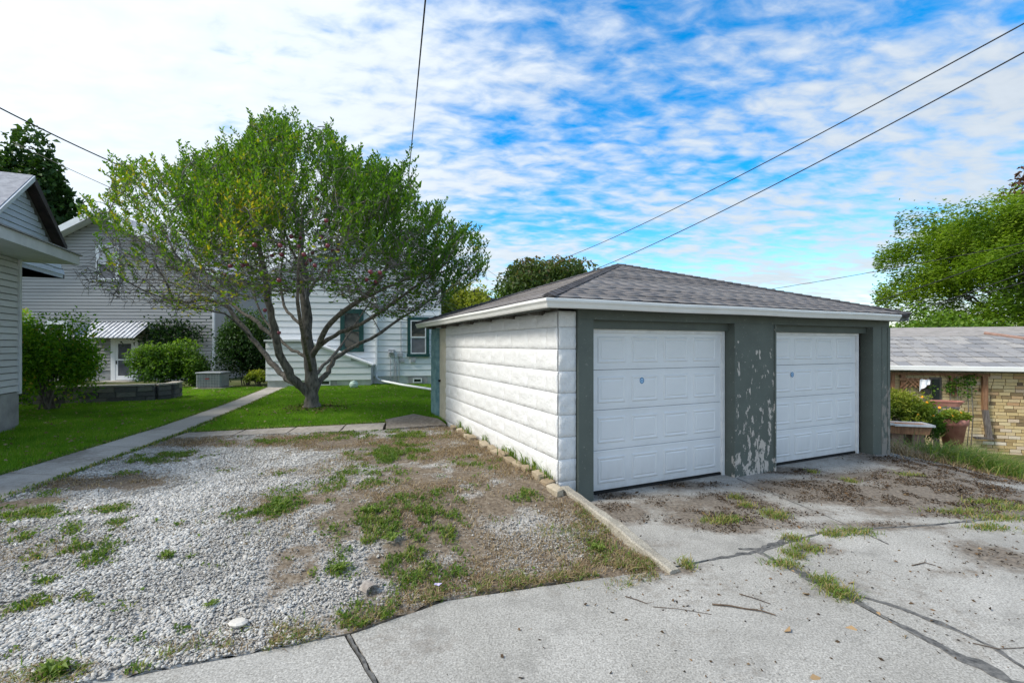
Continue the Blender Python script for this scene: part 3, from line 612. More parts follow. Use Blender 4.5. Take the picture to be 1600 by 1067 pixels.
p3 = bx('right_post_board', 'green_bare', GO, 7.104, 7.188, -.062, .10, -.2, 2.234); p3['label'] = 'bare weathered grey corner board'
bx('reveal_board', 'green', GO, 6.662, 6.70, .001, .165, -.16, 2.234)
# sectional doors
def panel_mesh(w, h):
    v = []; f = []
    prof = [(0, 0), (.012, -.011), (.026, -.011), (.045, -.002), (.062, -.010)]
    for ins, y in prof:
        v += [(ins, y, ins), (w - ins, y, ins), (w - ins, y, h - ins), (ins, y, h - ins)]
    for k in range(len(prof) - 1):
        for i in range(4): a = 4 * k + i; b = 4 * k + (i + 1) % 4; f.append((a, b, b + 4, a + 4))
    f.append(tuple(range(4 * len(prof) - 4, 4 * len(prof))))
    me = MB().add(v, f).mesh('panel'); me.materials.append(M['door']); return me
DPW, DPH = .465, .36; PM = panel_mesh(DPW, DPH)
def garage_door(x0, label, stx, stz):
    W_, H_ = 2.42, 2.20; zb = -.085
    d = bx('garage_door', 'dark', GO, x0, x0 + W_, .185, .20, zb, zb + H_); d['label'] = label
    for k in range(4):
        z0 = zb + .012 + k * (H_ - .012) / 4; z1 = z0 + (H_ - .012) / 4 - .006
        bx('door_section', 'door', d, x0 + .002, x0 + W_ - .002, .150, .184, z0, z1, .003)
        for c in range(4):
            gap = (W_ - 4 * DPW) / 5
            inst(PM, 'panel', d, (x0 + gap + c * (DPW + gap), .1495, z0 + .09), (0, 0, 0))
        for zl in (z0 + .035, z1 - .028): bx('section_rib', 'door', d, x0 + .03, x0 + W_ - .03, .146, .1495, zl, zl + .006)
    bx('bottom_seal', 'dark', d, x0, x0 + W_, .145, .185, zb - .03, zb)
    bx('door_stop', 'jamb', d, x0 + W_ - .002, x0 + W_ + .045, .115, .16, -.12, 2.118)
    bx('door_stop', 'jamb', d, x0 - .04, x0 + .002, .115, .16, -.12, 2.118)
    bx('door_stop', 'jamb', d, x0 + .002, x0 + W_ - .003, .118, .16, 2.075, 2.118)
    s = MB()
    n = 20; c0 = (x0 + stx, .1375, stz); rr = .040
    s.v = [(c0[0] + rr * math.cos(2 * math.pi * i / n), c0[1], c0[2] + rr * 1.12 * math.sin(2 * math.pi * i / n)) for i in range(n)] + [(c0[0] + .72 * rr * math.cos(2 * math.pi * i / n), c0[1], c0[2] + .8 * rr * math.sin(2 * math.pi * i / n)) for i in range(n)]
    s.f = [(i, (i + 1) % n, n + (i + 1) % n, n + i) for i in range(n)]; s.build('sticker_ring', 'sticker', d)
    s2 = MB(); s2.v = [(c0[0] + .73 * rr * math.cos(2 * math.pi * i / n), c0[1] + .0008, c0[2] + .81 * rr * math.sin(2 * math.pi * i / n)) for i in range(n)]; s2.f = [tuple(range(n))]; s2.build('sticker_face', 'sticker_light', d)
    # its small house-shaped mark
    s3 = MB(); s3.prism([(c0[0] - .010, c0[2] - .012), (c0[0] - .002, c0[2] - .012), (c0[0] - .002, c0[2] + .012), (c0[0] - .010, c0[2] + .008)], c0[1] - .001, c0[1] - .0004); s3.prism([(c0[0] + .004, c0[2] - .012), (c0[0] + .010, c0[2] - .012), (c0[0] + .010, c0[2] + .010), (c0[0] + .004, c0[2] + .010)], c0[1] - .001, c0[1] - .0004); s3.build('sticker_mark', 'sticker', d)
    return d
garage_door(.585, 'nearer white sectional garage door', .86, 1.40)
garage_door(4.055, 'farther white sectional garage door', .62, 1.40)
bx('inner_floor', 'path', GO, .19, GW - .19, .30, GD - .2, -.3, -.13)
# roof
RX0, RX1, RY0, RY1 = -OV - .02, GW + .11, -OV - .02, GD + .36
APX = (3.6, 3.5, 3.74)
EZT = 2.475
rf = MB(); rf.add([(RX0, RY0, EZT), (RX1, RY0, EZT), (RX1, RY1, EZT), (RX0, RY1, EZT), APX, (RX0, RY0, EZT - .03), (RX1, RY0, EZT - .03), (RX1, RY1, EZT - .03), (RX0, RY1, EZT - .03)],
    [(0, 1, 4), (1, 2, 4), (2, 3, 4), (3, 0, 4), (0, 5, 6, 1), (1, 6, 7, 2), (2, 7, 8, 3), (3, 8, 5, 0), (5, 8, 7, 6)])
roof = rf.build('roof', 'hipcap', GO)
def shingle_face(A, B, C, expo, wid, seed, name='shingle_tabs'):
    """overlapping tabs on triangle A-B (eave) - C (apex)"""
    r = np.random.default_rng(seed); A, B, C = (np.array(p, float) for p in (A, B, C))
    e = (B - A) / np.linalg.norm(B - A); foot = A + e * np.dot(C - A, e); up = C - foot; SL = np.linalg.norm(up); up /= SL; nrm_ = np.cross(e, up); nrm_ *= np.sign(nrm_[2])
    fx = np.dot(C - A, e); Lb = np.linalg.norm(B - A); V = []; Fq = []; T = []
    nrow = int(SL / expo)
    for k in range(nrow + 1):
        q0 = k * expo; q1 = min(SL - .01, q0 + expo * 1.25); lx0, lx1 = fx * (q0 / SL), Lb - (Lb - fx) * (q0 / SL)
        hx0, hx1 = fx * (q1 / SL), Lb - (Lb - fx) * (q1 / SL)
        x = lx0 - r.uniform(0, wid); rowt = r.normal(0, .15); rl_ = abs(r.normal(0, .007))
        while x < lx1:
            a, b = max(lx0, x + .0015), min(lx1, x + wid - .0015); x += wid
            if b - a < .03: continue
            a2, b2 = max(a, hx0), min(b, hx1)
            if b2 <= a2: a2 = b2 = (max(min((a + b) / 2, hx1), hx0))
            lift0, lift1 = (.004 + .5 * rl_ + .016 * float(vnoise(np.array([xx_ * 1.1]), np.array([k * 3.7]), seed)[0]) ** 4 for xx_ in (a, b)); jl = r.uniform(-.003, .003); bi = len(V)
            for (xx, qq, h) in ((a, q0 - .012 + jl, lift0), (b, q0 - .012 + jl, lift1), (b2, q1, .002), (a2, q1, .002), (a, q0 - .012 + jl, .001), (b, q0 - .012 + jl, .001)):
                V.append(A + e * xx + up * qq + nrm_ * h)
            Fq += [(bi, bi + 1, bi + 2, bi + 3), (bi + 4, bi + 5, bi + 1, bi), (bi + 4, bi, bi + 3, bi + 3), (bi + 5, bi + 2, bi + 1, bi + 1)]
            t = np.clip(.5 + rowt + r.normal(0, .035), 0, 1); T += [t] * 4 + [.1] * 2
    Fq = [q for q in Fq]
    V = np.array(V); tri = []
    for q in Fq:
        tri.append((q[0], q[1], q[2]))
        if q[2] != q[3]: tri.append((q[0], q[2], q[3]))
    o = np_mesh(name, V, np.array(tri), 'shingle', GO, np.array(T)); o['kind'] = 'stuff'; return o
c0, c1, c2, c3 = (RX0, RY0, EZT), (RX1, RY0, EZT), (RX1, RY1, EZT), (RX0, RY1, EZT)
shingle_face(c0, c1, APX, .135, .31, 1); shingle_face(c3, c0, APX, .135, .31, 2); shingle_face(c1, c2, APX, .135, .31, 3); shingle_face(c2, c3, APX, .135, .31, 4)
for c in (c0, c1, c2, c3):
    hp = MB(); a = Vector(c); b = Vector(APX); d = (b - a); L = d.length; d.normalize(); side = d.cross(Vector((0, 0, 1))).normalized(); nn = side.cross(d); k = 0; nseg = int(L / .16)
    for k in range(nseg):
        p = a + d * (k * L / nseg); q = a + d * min(L, (k + 1.25) * L / nseg); w = .085
        hp.add([tuple(p - side * w + nn * .004), tuple(p + nn * .045), tuple(p + side * w + nn * .004), tuple(q - side * w - nn * .004), tuple(q + nn * .028), tuple(q + side * w - nn * .004), tuple(p + nn * .0)], [(0, 1, 4, 3), (1, 2, 5, 4), (0, 6, 1), (6, 2, 1)])
    hp.build('hip_cap', 'hipcap', GO)
# eaves: dark drip edge, fascia, soffit
bx('drip_edge', 'rake', GO, RX0 + .004, RX1 - .004, RY0 + .004, RY0 + .03, 2.42, EZT - .031)
bx('drip_edge', 'rake', GO, RX0 + .004, RX0 + .03, RY0 + .031, RY1, 2.42, EZT - .031)
bx('fascia', 'green', GO, -OV + .03, RX1 - .01, -OV + .03, -OV + .055, 2.35, 2.44)
bx('fascia', 'green', GO, -OV + .03, -OV + .055, -OV + .056, RY1 - .01, 2.33, 2.44)
tag(bx('fascia', 'acmetal', GO, RX1 - .035, RX1 - .008, -OV - .01, RY1 - .02, 2.35, EZT - .032), 'grey fascia end past the gutter')
bx('soffit', 'green', GO, -OV + .056, RX1 - .04, -OV + .056, -.046, 2.36, 2.375)
bx('soffit', 'soffit', GO, -OV + .056, .0, -.045, RY1 - .02, 2.385, 2.40)
for k in range(7): bx('rafter_tail', 'soffit', GO, -OV + .06, .01, .35 + k * .95, .40 + k * .95, 2.30, 2.384)
bx('frieze_board', 'soffit', GO, -.035, .009, .0, GD, 2.345, 2.384)
# gutter: ogee trough swept round the corner
prof = [(0, .10), (0, 0), (.055, 0), (.062, .012), (.075, .045), (.092, .068), (.098, .075), (.098, .105), (.090, .110), (.088, .096), (.012, .012), (.008, .10)]
def gutter_run(name, p0, p1, outdir, m0, m1, z):
    p0 = Vector(p0); p1 = Vector(p1); d = (p1 - p0).normalized(); o = Vector(outdir); g = MB(); n = len(prof); L = (p1 - p0).length; ns = max(2, int(L / .4))
    for k in range(ns + 1):
        q = k / ns
        for r_, h in prof:
            sag = .006 * math.sin(q * 17) ; p = p0 + (p1 - p0) * q + o * r_ + d * ((m0 * r_) * (1 - q) + (m1 * r_) * q); g.v.append((p.x, p.y, z + h + sag * .5))
        if k: b = (k - 1) * n; g.f += [(b + i, b + (i + 1) % n, b + n + (i + 1) % n, b + n + i) for i in range(n)]
    g.f += [tuple(range(n)), tuple(range(ns * n, ns * n + n))]
    return g.build(name, 'white', GO)
GZ0 = 2.345; gx = -OV + .029; gy = -OV + .029
gutter_run('gutter', (gx, gy, 0), (gx, RY1 - .01, 0), (-1, 0, 0), -1, 0, GZ0)
gutter_run('gutter', (gx, gy, 0), (6.93, gy, 0), (0, -1, 0), -1, 0, GZ0)

# edging stones along the wall
rs = random.Random(5)
ordw = ['first', 'second', 'third', 'fourth', 'fifth', 'sixth', 'seventh', 'eighth', 'ninth', 'tenth', 'eleventh', 'twelfth', 'thirteenth', 'fourteenth', 'fifteenth', 'sixteenth', 'seventeenth']
s_ = -.26; i = 0
while s_ < 4.2 and i < 17:
    L = rs.uniform(.17, .27); w = rs.uniform(.10, .14); h = rs.uniform(.05, .085)
    bm = bmesh.new(); bmesh.ops.create_cube(bm, size=1)
    bmesh.ops.bevel(bm, geom=bm.edges[:], offset=.14, segments=1, affect='EDGES')
    for v in bm.verts: v.co = Vector((v.co.x * w + rs.uniform(-.012, .012), v.co.y * L + rs.uniform(-.015, .015), (v.co.z + .3) * h * 1.6 + rs.uniform(-.006, .006)))
    me = bpy.data.meshes.new('edging_stone'); bm.to_mesh(me); bm.free()
    o = link('edging_stone', me, 'edging'); c = garage(-.11 + rs.uniform(-.03, .02), s_ + L / 2)
    o.location = (c[0], c[1], Hs(*c) - .034 + rs.uniform(-.012, .01)); o.rotation_euler = (rs.uniform(-.12, .12), rs.uniform(-.12, .12), GA + rs.uniform(-.15, .15))
    tag(o, f'rough tan edging stone at the foot of the white wall, {ordw[i]} from the front corner', 'edging stone', 'edging stones along the garage wall'); i += 1
    s_ += L + rs.uniform(.01, .05) + (.14 if rs.random() < .15 else 0)

# ------------------------------------------------------------------ house parts
def siding(parent, mat, x0, x1, z0, z1, expo, y=0, face=-1, clipf=None, name='siding_board', mats=None):
    """lapped boards on a wall that faces local -y; clipf(z) gives the x range at height z"""
    z = z0
    while z < z1 - .01:
        h = min(expo, z1 - z); a, b = (x0, x1) if clipf is None else clipf(z + h * .5)
        if b - a > .1:
            v = [(a, y - .030, z + .012), (b, y - .030, z + .012), (b, y - .010, z + h - .010), (a, y - .010, z + h - .010), (a, y, z + .006), (b, y, z + .006)]
            MB().add(v, [(0, 1, 2, 3), (4, 5, 1, 0), (0, 3, 4), (1, 5, 2)]).build(name, mat, parent)
        z += expo
def window(parent, x0, x1, z0, z1, y, trim, sash, upper, lower, tw=.11, name='window'):
    f = MB()
    f.box(x0 - tw, x0, y - .06, y, z0 - tw * .6, z1 + tw); f.box(x1, x1 + tw, y - .06, y, z0 - tw * .6, z1 + tw)
    f.box(x0, x1, y - .06, y, z1, z1 + tw); f.box(x0 - tw * 1.2, x1 + tw * 1.2, y - .085, y - .0605, z0 - tw, z0 - .002); f.box(x0, x1, y - .06, y, z0 - tw * .6, z0)
    w = f.build(name, trim, parent); zm = (z0 + z1) / 2
    s = MB(); t = .045
    for a, b, yy_ in ((z0, zm, y - .035), (zm - .02, z1, y - .045)):
        s.box(x0, x0 + t, yy_ - .02, yy_, a, b); s.box(x1 - t, x1, yy_ - .02, yy_, a, b); s.box(x0 + t, x1 - t, yy_ - .02, yy_, a, a + t); s.box(x0 + t, x1 - t, yy_ - .02, yy_, b - t, b)
    s.build('sash', sash, w)
    bx('pane', lower, w, x0 + t, x1 - t, y - .030, y - .022, z0 + t, zm - t); bx('pane', upper, w, x0 + t, x1 - t, y - .042, y - .0365, zm + .03, z1 - t)
    return w

# near house at the left: pale siding on a grey foundation, gable above
hl = thing('grey_sided_house', 'pale grey sided house at the left edge with wide white eave and tall foundation', 'house', (-10.6, 9.8, 0), GA)
bx('foundation', 'found', hl, -6, -.02, -6, -.02, -.2, .90)
bx('wall', 'lap_shade', hl, -6, -.03, -6, -.03, .91, 3.74)
w_ = thing('tmp', 'x', 'x'); bpy.data.objects.remove(w_)
# boards on the side that faces the yard (local +x): built along y
z = .91
while z < 3.72:
    h = min(.137, 3.74 - z)
    MB().add([(.004, -6, z + .010), (.004, -.075, z + .010), (-.016, -.075, z + h - .008), (-.016, -6, z + h - .008), (-.028, -6, z + .004), (-.028, -.075, z + .004)], [(0, 1, 2, 3), (4, 5, 1, 0), (1, 5, 2), (0, 3, 4)]).build('siding_board', 'siding_left', hl)
    z += .137
bx('corner_trim', 'trimg', hl, -.07, .018, -.072, .015, .86, 3.74)
bx('eave_fascia', 'trimg', hl, .82, .86, -6, .34, 3.74, 3.95); bx('eave_fascia', 'trimg', hl, -6, .819, .30, .34, 3.74, 3.95)
bx('soffit', 'trimg', hl, -.05, .819, -6, .299, 3.745, 3.765)
MB().prism([(.90, 3.955), (.90, 3.98), (-1.0, 4.22), (-1.0, 4.0), ], -6, .38).build('lower_roof', 'asphalt_roof', hl)
# upper gable facing the yard
GXp = -1.0; yc = 2.38; hz = 6.16; hwid = 3.6; dzr = hz - 3.06
def gz(y): return hz - .853 * abs(y - yc)
bx('upper_wall', 'siding_blue', hl, -6, GXp - .03, yc - 2.55, yc + 2.2, 3.9, 4.0)
MB().prism([(yc - 2.4, 3.9), (yc + 2.3, 3.9), (yc + 2.3, gz(yc + 2.3) - .12), (yc, hz - .12), (yc - 2.4, gz(yc - 2.4) - .12)], -6, GXp - .03, axis='x').build('upper_wall', 'lap_shade', hl)
z = 4.0
while z < 6.0:
    h = .155; half = (hz - .10 - (z + h)) / .853
    if half > .05:
        a, b = yc - min(half, 2.4), yc + min(half, 2.28)
        MB().add([(GXp, a, z + .008), (GXp, b, z + .008), (GXp - .02, b, z + h - .008), (GXp - .02, a, z + h - .008), (GXp - .028, a, z), (GXp - .028, b, z)], [(0, 1, 2, 3), (4, 5, 1, 0)]).build('siding_board', 'siding_blue', hl)
    z += h
for sgn in (-1, 1):
    e = yc + sgn * 1.70; ze = gz(e)
    if sgn < 0: e = yc - 3.2; ze = gz(e)
    MB().prism([(yc, hz), (yc, hz + .10), (e + sgn * .02, ze + .08), (e, ze - .02)], -6, GXp + .22, axis='x').build('roof_slope', 'asphalt_roof', hl)
    MB().prism([(yc, hz - .02), (yc, hz + .085), (e, ze + .065), (e, ze - (.10 if sgn > 0 else .03)), (yc, hz - (.15 if sgn > 0 else .05))], GXp + .222, GXp + .26, axis='x').build('rake_board', 'rake' if sgn > 0 else 'trimg', hl)
    MB().prism([(yc, hz - .04), (yc, hz - .005), (e, ze - .025), (e, ze - .06)], GXp - .0, GXp + .218, axis='x').build('rake_soffit', 'rake' if sgn > 0 else 'trimg', hl)
bx('gable_vent', 'rake', hl, GXp - .01, GXp + .03, yc - .45, yc - .25, 5.55, 5.75)

# grey house behind with white gable, awning and door
hg = thing('gabled_house', 'grey clapboard house with white gable trim and metal awning behind the apple tree', 'house', (-26, 22.9, 0), R(2))
HW0, HW1 = .1, 10.7; HAX, HAZ, HEZ = 5.4, 8.45, 5.69; SLP = .52
bx('foundation', 'found', hg, HW0 + .02, HW1 - .02, .02, 8, -.2, .62)
MB().prism([(HW0, .62), (HW1, .62), (HW1, HEZ), (HAX, HAZ), (HW0, HEZ)], .001, 8).build('wall', 'lap_shade', hg)
def clipg(z): return (HW0, HW1) if z < HEZ else (HAX - (HAZ - z) / SLP, HAX + (HAZ - z) / SLP)
siding(hg, 'siding_grey', HW0, HW1, .62, HAZ - .1, .165, 0, clipf=clipg)
for sgn in (-1, 1):
    e = HAX + sgn * 6.0; ze = HAZ - SLP * 6.0
    MB().prism([(HAX, HAZ + .18), (HAX, HAZ + .26), (e, ze + .26), (e, ze + .18)], -.62, 8.4).build('roof_slope', 'asphalt_roof', hg)
    MB().prism([(HAX, HAZ - .10), (HAX, HAZ + .24), (e, ze + .24), (e, ze - .10)], -.66, -.622).build('rake_board', 'trimw', hg)
    MB().prism([(HAX, HAZ + .0), (HAX, HAZ + .06), (e, ze + .06), (e, ze + .0)], -.62, -.03).build('rake_soffit', 'trimg', hg)
bx('side_cladding', 'siding_grey', hg, HW1 + .001, HW1 + .03, .06, 8, .6, HEZ)
bx('corner_trim', 'trimg', hg, HW1 - .02, HW1 + .07, -.045, .05, .6, HEZ)
window(hg, 5.05, 5.95, 5.25, 6.85, -.022, 'trimw', 'trimw', 'blind', 'screen2', .12)
window(hg, 2.6, 3.4, 1.6, 3.0, -.022, 'trimw', 'trimw', 'glass', 'screen2', .12)
dr = MB(); dr.box(5.67, 5.89, -.08, -.0225, .12, 2.26); dr.box(6.79, 7.01, -.08, -.0225, .12, 2.26); dr.box(5.89, 6.79, -.08, -.0225, 2.12, 2.26)
dfr = dr.build('door_frame', 'trimw', hg)
d2 = MB(); d2.box(5.89, 6.02, -.07, -.03, .14, 2.12); d2.box(6.67, 6.79, -.07, -.03, .14, 2.12); d2.box(6.02, 6.67, -.07, -.03, .14, .36); d2.box(6.02, 6.67, -.07, -.03, 1.98, 2.12); d2.box(6.02, 6.67, -.07, -.03, 1.14, 1.20)
dd = d2.build('screen_door', 'trimw', hg); bx('screen_panel', 'screen', dd, 6.021, 6.669, -.05, -.04, .361, 1.139); bx('screen_panel', 'screen', dd, 6.021, 6.669, -.05, -.04, 1.201, 1.979); bx('handle', 'dark', dd, 5.94, 5.97, -.11, -.071, .95, 1.12)
bx('door_step', 'capstone', hg, 5.5, 7.2, -.9, -.081, -.1, .12)
aw = MB().add([(4.75, -.03, 3.06), (7.65, -.03, 3.06), (7.65, -1.15, 2.28), (4.75, -1.15, 2.28), (4.75, -.03, 3.03), (7.65, -.03, 3.03), (7.65, -1.15, 2.25), (4.75, -1.15, 2.25)], [(0, 1, 2, 3), (7, 6, 5, 4), (3, 2, 6, 7), (0, 3, 7, 4), (1, 5, 6, 2)]).build('awning', 'metal', hg)
for k in range(13):
    x = 4.75 + k * .2283; MB().add([(x, -.035, 3.065), (x + .085, -.035, 3.065), (x + .085, -1.165, 2.278), (x, -1.165, 2.278), (x + .02, -.035, 3.105), (x + .065, -.035, 3.105), (x + .065, -1.165, 2.318), (x + .02, -1.165, 2.318)], [(0, 3, 7, 4), (4, 7, 6, 5), (5, 6, 2, 1), (3, 2, 6, 7)]).build('awning_rib', 'metal', aw)
MB().prism([(4.76, 2.26), (4.78, 2.26), (4.78, 3.0), (4.76, 3.0)], -.03, -1.1).build('awning_side', 'metal', aw)

# white house with teal windows
hw = thing('white_house', 'white board house with teal window trim behind the lawn', 'house', (-10.3, 19.5, 0), R(9))
WL = 7.12
bx('foundation', 'found_w', hw, .02, WL - .02, .02, 7, -.2, .52)
MB().prism([(0, .52), (WL, .52), (WL, 5.0), (WL / 2, 6.6), (0, 5.0)], .001, 7).build('wall', 'lap_shade_pale', hw)
siding(hw, 'siding_white', 0, WL, .52, 6.5, .27, 0, clipf=lambda z: (0, WL) if z < 5 else (WL / 2 - (6.6 - z) / .45, WL / 2 + (6.6 - z) / .45))
for sgn in (-1, 1):
    e = WL / 2 + sgn * 3.62; ze = 6.6 - .45 * 3.62
    MB().prism([(WL / 2, 6.68), (WL / 2, 6.78), (e, ze + .18), (e, ze + .08)], -.10, 7.2).build('roof_slope', 'asphalt_roof', hw)
    MB().prism([(WL / 2, 6.5), (WL / 2, 6.72), (e, ze + .12), (e, ze - .10)], -.16, -.102).build('rake_board', 'trimw', hw)
window(hw, 5.82, 6.50, 1.52, 3.02, -.024, 'tealtrim', 'trimw', 'glass', 'screen2', .14)
window(hw, 2.95, 3.65, 1.75, 3.35, -.024, 'tealtrim', 'tealtrim', 'glass', 'glass', .14)
bx('corner_trim', 'trimw', hw, WL - .02, WL + .05, -.05, .05, .5, 5.0)
# lean-to with sloping top along the left part of the wall
MB().prism([(.02, .42), (4.20, .42), (4.20, 1.05), (1.6, 2.05), (.02, 2.05)], -.70, -.031).build('lean_to', 'lap_shade_pale', hw)
siding(hw, 'siding_white', .0, 4.22, .42, 2.0, .27, -.702, clipf=lambda z: (0, 4.2 if z < 1.05 else 4.2 - (z - 1.05) * 2.6))
bx('lean_to_base', 'found_w', hw, .05, 4.18, -.66, -.032, -.2, .419)
MB().prism([(4.28, 1.02), (4.28, 1.09), (1.6, 2.13), (-.05, 2.13), (-.05, 2.06), (1.6, 2.06)], -.80, -.030).build('lean_to_roof', 'trimw', hw)
for x0, yb in ((1.95, -.66), (5.72, .02)):
    bwn = bx('basement_window', 'found', hw, x0, x0 + .85, yb - .035, yb - .001, .18, .50); fr = MB(); fr.box(x0 + .2, x0 + .25, yb - .06, yb - .036, .22, .42); fr.box(x0 + .55, x0 + .6, yb - .06, yb - .036, .22, .42); fr.box(x0 + .25, x0 + .55, yb - .06, yb - .036, .22, .255); fr.box(x0 + .25, x0 + .55, yb - .06, yb - .036, .385, .42)
    fr.build('frame', 'trimw', bwn); bx('pane', 'glass', bwn, x0 + .25, x0 + .55, yb - .045, yb - .037, .255, .385)
ds = MB(); ds.box(4.30, 4.38, -.11, -.03, .60, 5.0); ds.tube([(4.34, -.07, .62), (4.36, -.16, .48), (4.50, -.4, .38), (5.6, -1.85, .29), (6.9, -3.55, .235)], .045, 8); ds.build('downspout', 'trimw', hw)
mt = MB(); mt.box(4.86, 5.12, -.12, -.025, 1.44, 1.72); m1 = mt.build('meter_box', 'meter', hw, bevel=.008)
for x in (4.93, 5.06): MB().lathe([(.055, 0), (.055, .06), (.04, .09), (.0, .095)], 12).build('meter_dial', 'meter', m1).matrix_local = Matrix.Translation((x, -.12, 1.58)) @ Matrix.Rotation(R(90), 4, 'X')
bx('meter_box', 'meter', hw, 5.26, 5.48, -.10, -.025, 1.38, 1.56, .006); bx('meter_box', 'meter', hw, 5.36, 5.56, -.11, -.025, 1.14, 1.28, .006); bx('meter_box', 'meter', hw, 5.82, 6.04, -.10, -.025, 1.13, 1.33, .006)
pc = MB()
for x, za, zb_ in ((4.95, .25, 1.44), (5.12, .25, 1.5), (5.32, .35, 1.38), (5.20, .2, 1.2), (5.4, 1.56, 3.0)): pc.tube([(x, -.055, za), (x, -.055, zb_)], .018, 6)
pc.build('conduit', 'meter', hw)
hd = thing('brown_house', 'sliver of dark brown house between white house and garage roof', 'house', (-3.6, 26.5, 0), R(9))
bx('wall', 'brownhouse', hd, 0, 3.0, .0, 4, 0, 4.3)
siding(hd, 'brownhouse', 0, 3.0, .5, 4.3, .2, -.001)
MB().prism([(-.2, 4.25), (3.2, 4.25), (1.5, 5.2)], -.2, 4.2).build('roof', 'hipcap', hd)

# air conditioner
ac = thing('air_conditioner', 'grey outdoor air conditioning unit beside the ivy', 'air conditioner', (-12.0, 18.25, Hs(-12.0, 18.25)), R(8))
bx('base_pad', 'capstone', ac, -.55, .55, -.5, .5, -.03, .05)
bx('cabinet', 'acmetal', ac, -.45, .45, -.38, .38, .05, .60, .05)
bx('lid', 'acmetal', ac, -.48, .48, -.41, .41, .60, .67, .025)
gr = MB()
for k in range(8): gr.box(-.43, .43, -.40, -.381, .10 + k * .062, .118 + k * .062)
for k in range(9): gr.box(-.42 + k * .102, -.408 + k * .102, -.407, -.4005, .08, .58)
tag(gr.build('grille', 'meter', ac), kind='stuff'); bx('badge', 'red', ac, -.10, .04, -.414, -.408, .40, .43)

# low retaining wall of mossy blocks
rw = thing('retaining_wall', 'low dark mossy block wall with pale cap in front of the porch shrubs', 'wall', (0, 0, 0))
WPTS = [(-15.4, 12.75), (-13.3, 13.35), (-11.15, 14.25), (-10.95, 14.55), (-11.25, 15.3)]
bmv = []
for i in range(5):
    bm = bmesh.new(); bmesh.ops.create_cube(bm, size=1); bmesh.ops.bevel(bm, geom=bm.edges[:], offset=.05, segments=1, affect='EDGES')
    r_ = random.Random(i)
    for v in bm.verts: v.co += Vector((r_.uniform(-.02, .02), r_.uniform(-.05, .05), r_.uniform(-.02, .02)))
    me = bpy.data.meshes.new('wall_block'); bm.to_mesh(me); bm.free(); me.materials.append(M['wallstone']); bmv.append(me)
capm = MB().box(-.5, .5, -.5, .5, -.5, .5).mesh('cap_stone'); capm.materials.append(M['capstone'])
rr = random.Random(9)
for (a, b) in zip(WPTS[:-1], WPTS[1:]):
    L = math.hypot(b[0] - a[0], b[1] - a[1]); an = math.atan2(b[1] - a[1], b[0] - a[0])
    for c in range(4):
        x = -rr.uniform(0, .3) if L > 1 else 0
        while x < L - .03:
            l_ = rr.uniform(.38, .62); x0, x1 = max(0, x), min(L, x + l_); x += l_
            if c < 3: inst(bmv[rr.randrange(5)], 'wall_block', rw, (a[0] + math.cos(an) * (x0 + x1) / 2, a[1] + math.sin(an) * (x0 + x1) / 2, .17 + .075 + c * .157), (0, 0, an), (x1 - x0 - .012, .26, .15))
            else: inst(capm, 'cap_stone', rw, (a[0] + math.cos(an) * (x0 + x1) / 2, a[1] + math.sin(an) * (x0 + x1) / 2, .17 + .075 + .157 * 3 - .045), (0, 0, an), (x1 - x0 - .004, .31, .05))
pot = thing('garden_pot', 'pale green round pot on the lawn by the white house foundation', 'pot', (-6.37, 18.3, LOT)); pot.scale = (.64, .64, .8)
MB().lathe([(.16, 0), (.25, .10), (.27, .22), (.20, .32), (.17, .33), (.16, .30), (.0, .28)], 20).build('pot_body', 'pot', pot, True)
MB().lathe([(.19, .331), (.19, .35), (.05, .37), (.03, .40), (.0, .405)], 16).build('pot_lid', 'pot', pot, True)

# ------------------------------------------------------------------ brick garage on the lower ground to the right
BA = R(-19.6); BO = Vector((10.35, 13.4, 0))
hb = thing('brick_garage', 'low tan brick garage with slate coloured shingles on the lower ground', 'garage', BO, BA)
BZ0, BZ1 = -1.08, 1.20; BX0, BX1 = -.5, 6.5
bx('wall_core', 'mortar', hb, BX0, BX1, .0, 5.5, BZ0 - .4, BZ1 + .1)
bm_ = []
for i in range(4):
    bm = bmesh.new(); bmesh.ops.create_cube(bm, size=1); r_ = random.Random(40 + i); bmesh.ops.bevel(bm, geom=bm.edges[:], offset=.04, segments=1, affect='EDGES')
    for v in bm.verts: v.co += Vector((r_.uniform(-.012, .012), r_.uniform(-.06, .02), r_.uniform(-.03, .03)))
    me = bpy.data.meshes.new('brick'); bm.to_mesh(me); bm.free(); me.materials.append(M['brick']); bm_.append(me)
cells = []; ch, cl = .090, .245; row = 0; z = BZ0
rb = random.Random(12)
while z < BZ1:
    x = BX0
    while x < BX1 - .3:
        w = rb.choice([.25, .25, .25, .24, .26, .12, .20]) if x > BX0 else rb.uniform(.1, .25); cells.append((x, z, w)); x += w
    z += ch; row += 1
cells = [c for c in cells]
vis = sorted(cells, key=lambda c: 0 if (.25 < c[0] < 4.15) else 1)
# nearest and most open bricks one by one; the rest joined
key = lambda c: (abs(c[0] - 3.4) if c[0] > 2.6 else 1.2 + (2.6 - c[0])) + (0 if c[1] > -.75 else .4)
order = sorted(cells, key=key); rb = random.Random(3)
for x, z, cl in order[:296]: inst(bm_[rb.randrange(4)], 'brick', hb, (x + cl / 2, -.012 + rb.uniform(-.003, .003), z + ch / 2), (0, rb.uniform(-.008, .008), 0), (cl - .014, .05, ch - .013))
rest = MB()
for x, z, cl in order[296:]: rest.box(x + .006, x + cl - .006, -.035, .012, z + .006, z + ch - .006)
tag(rest.build('brick_courses', 'brick', hb), kind='stuff')
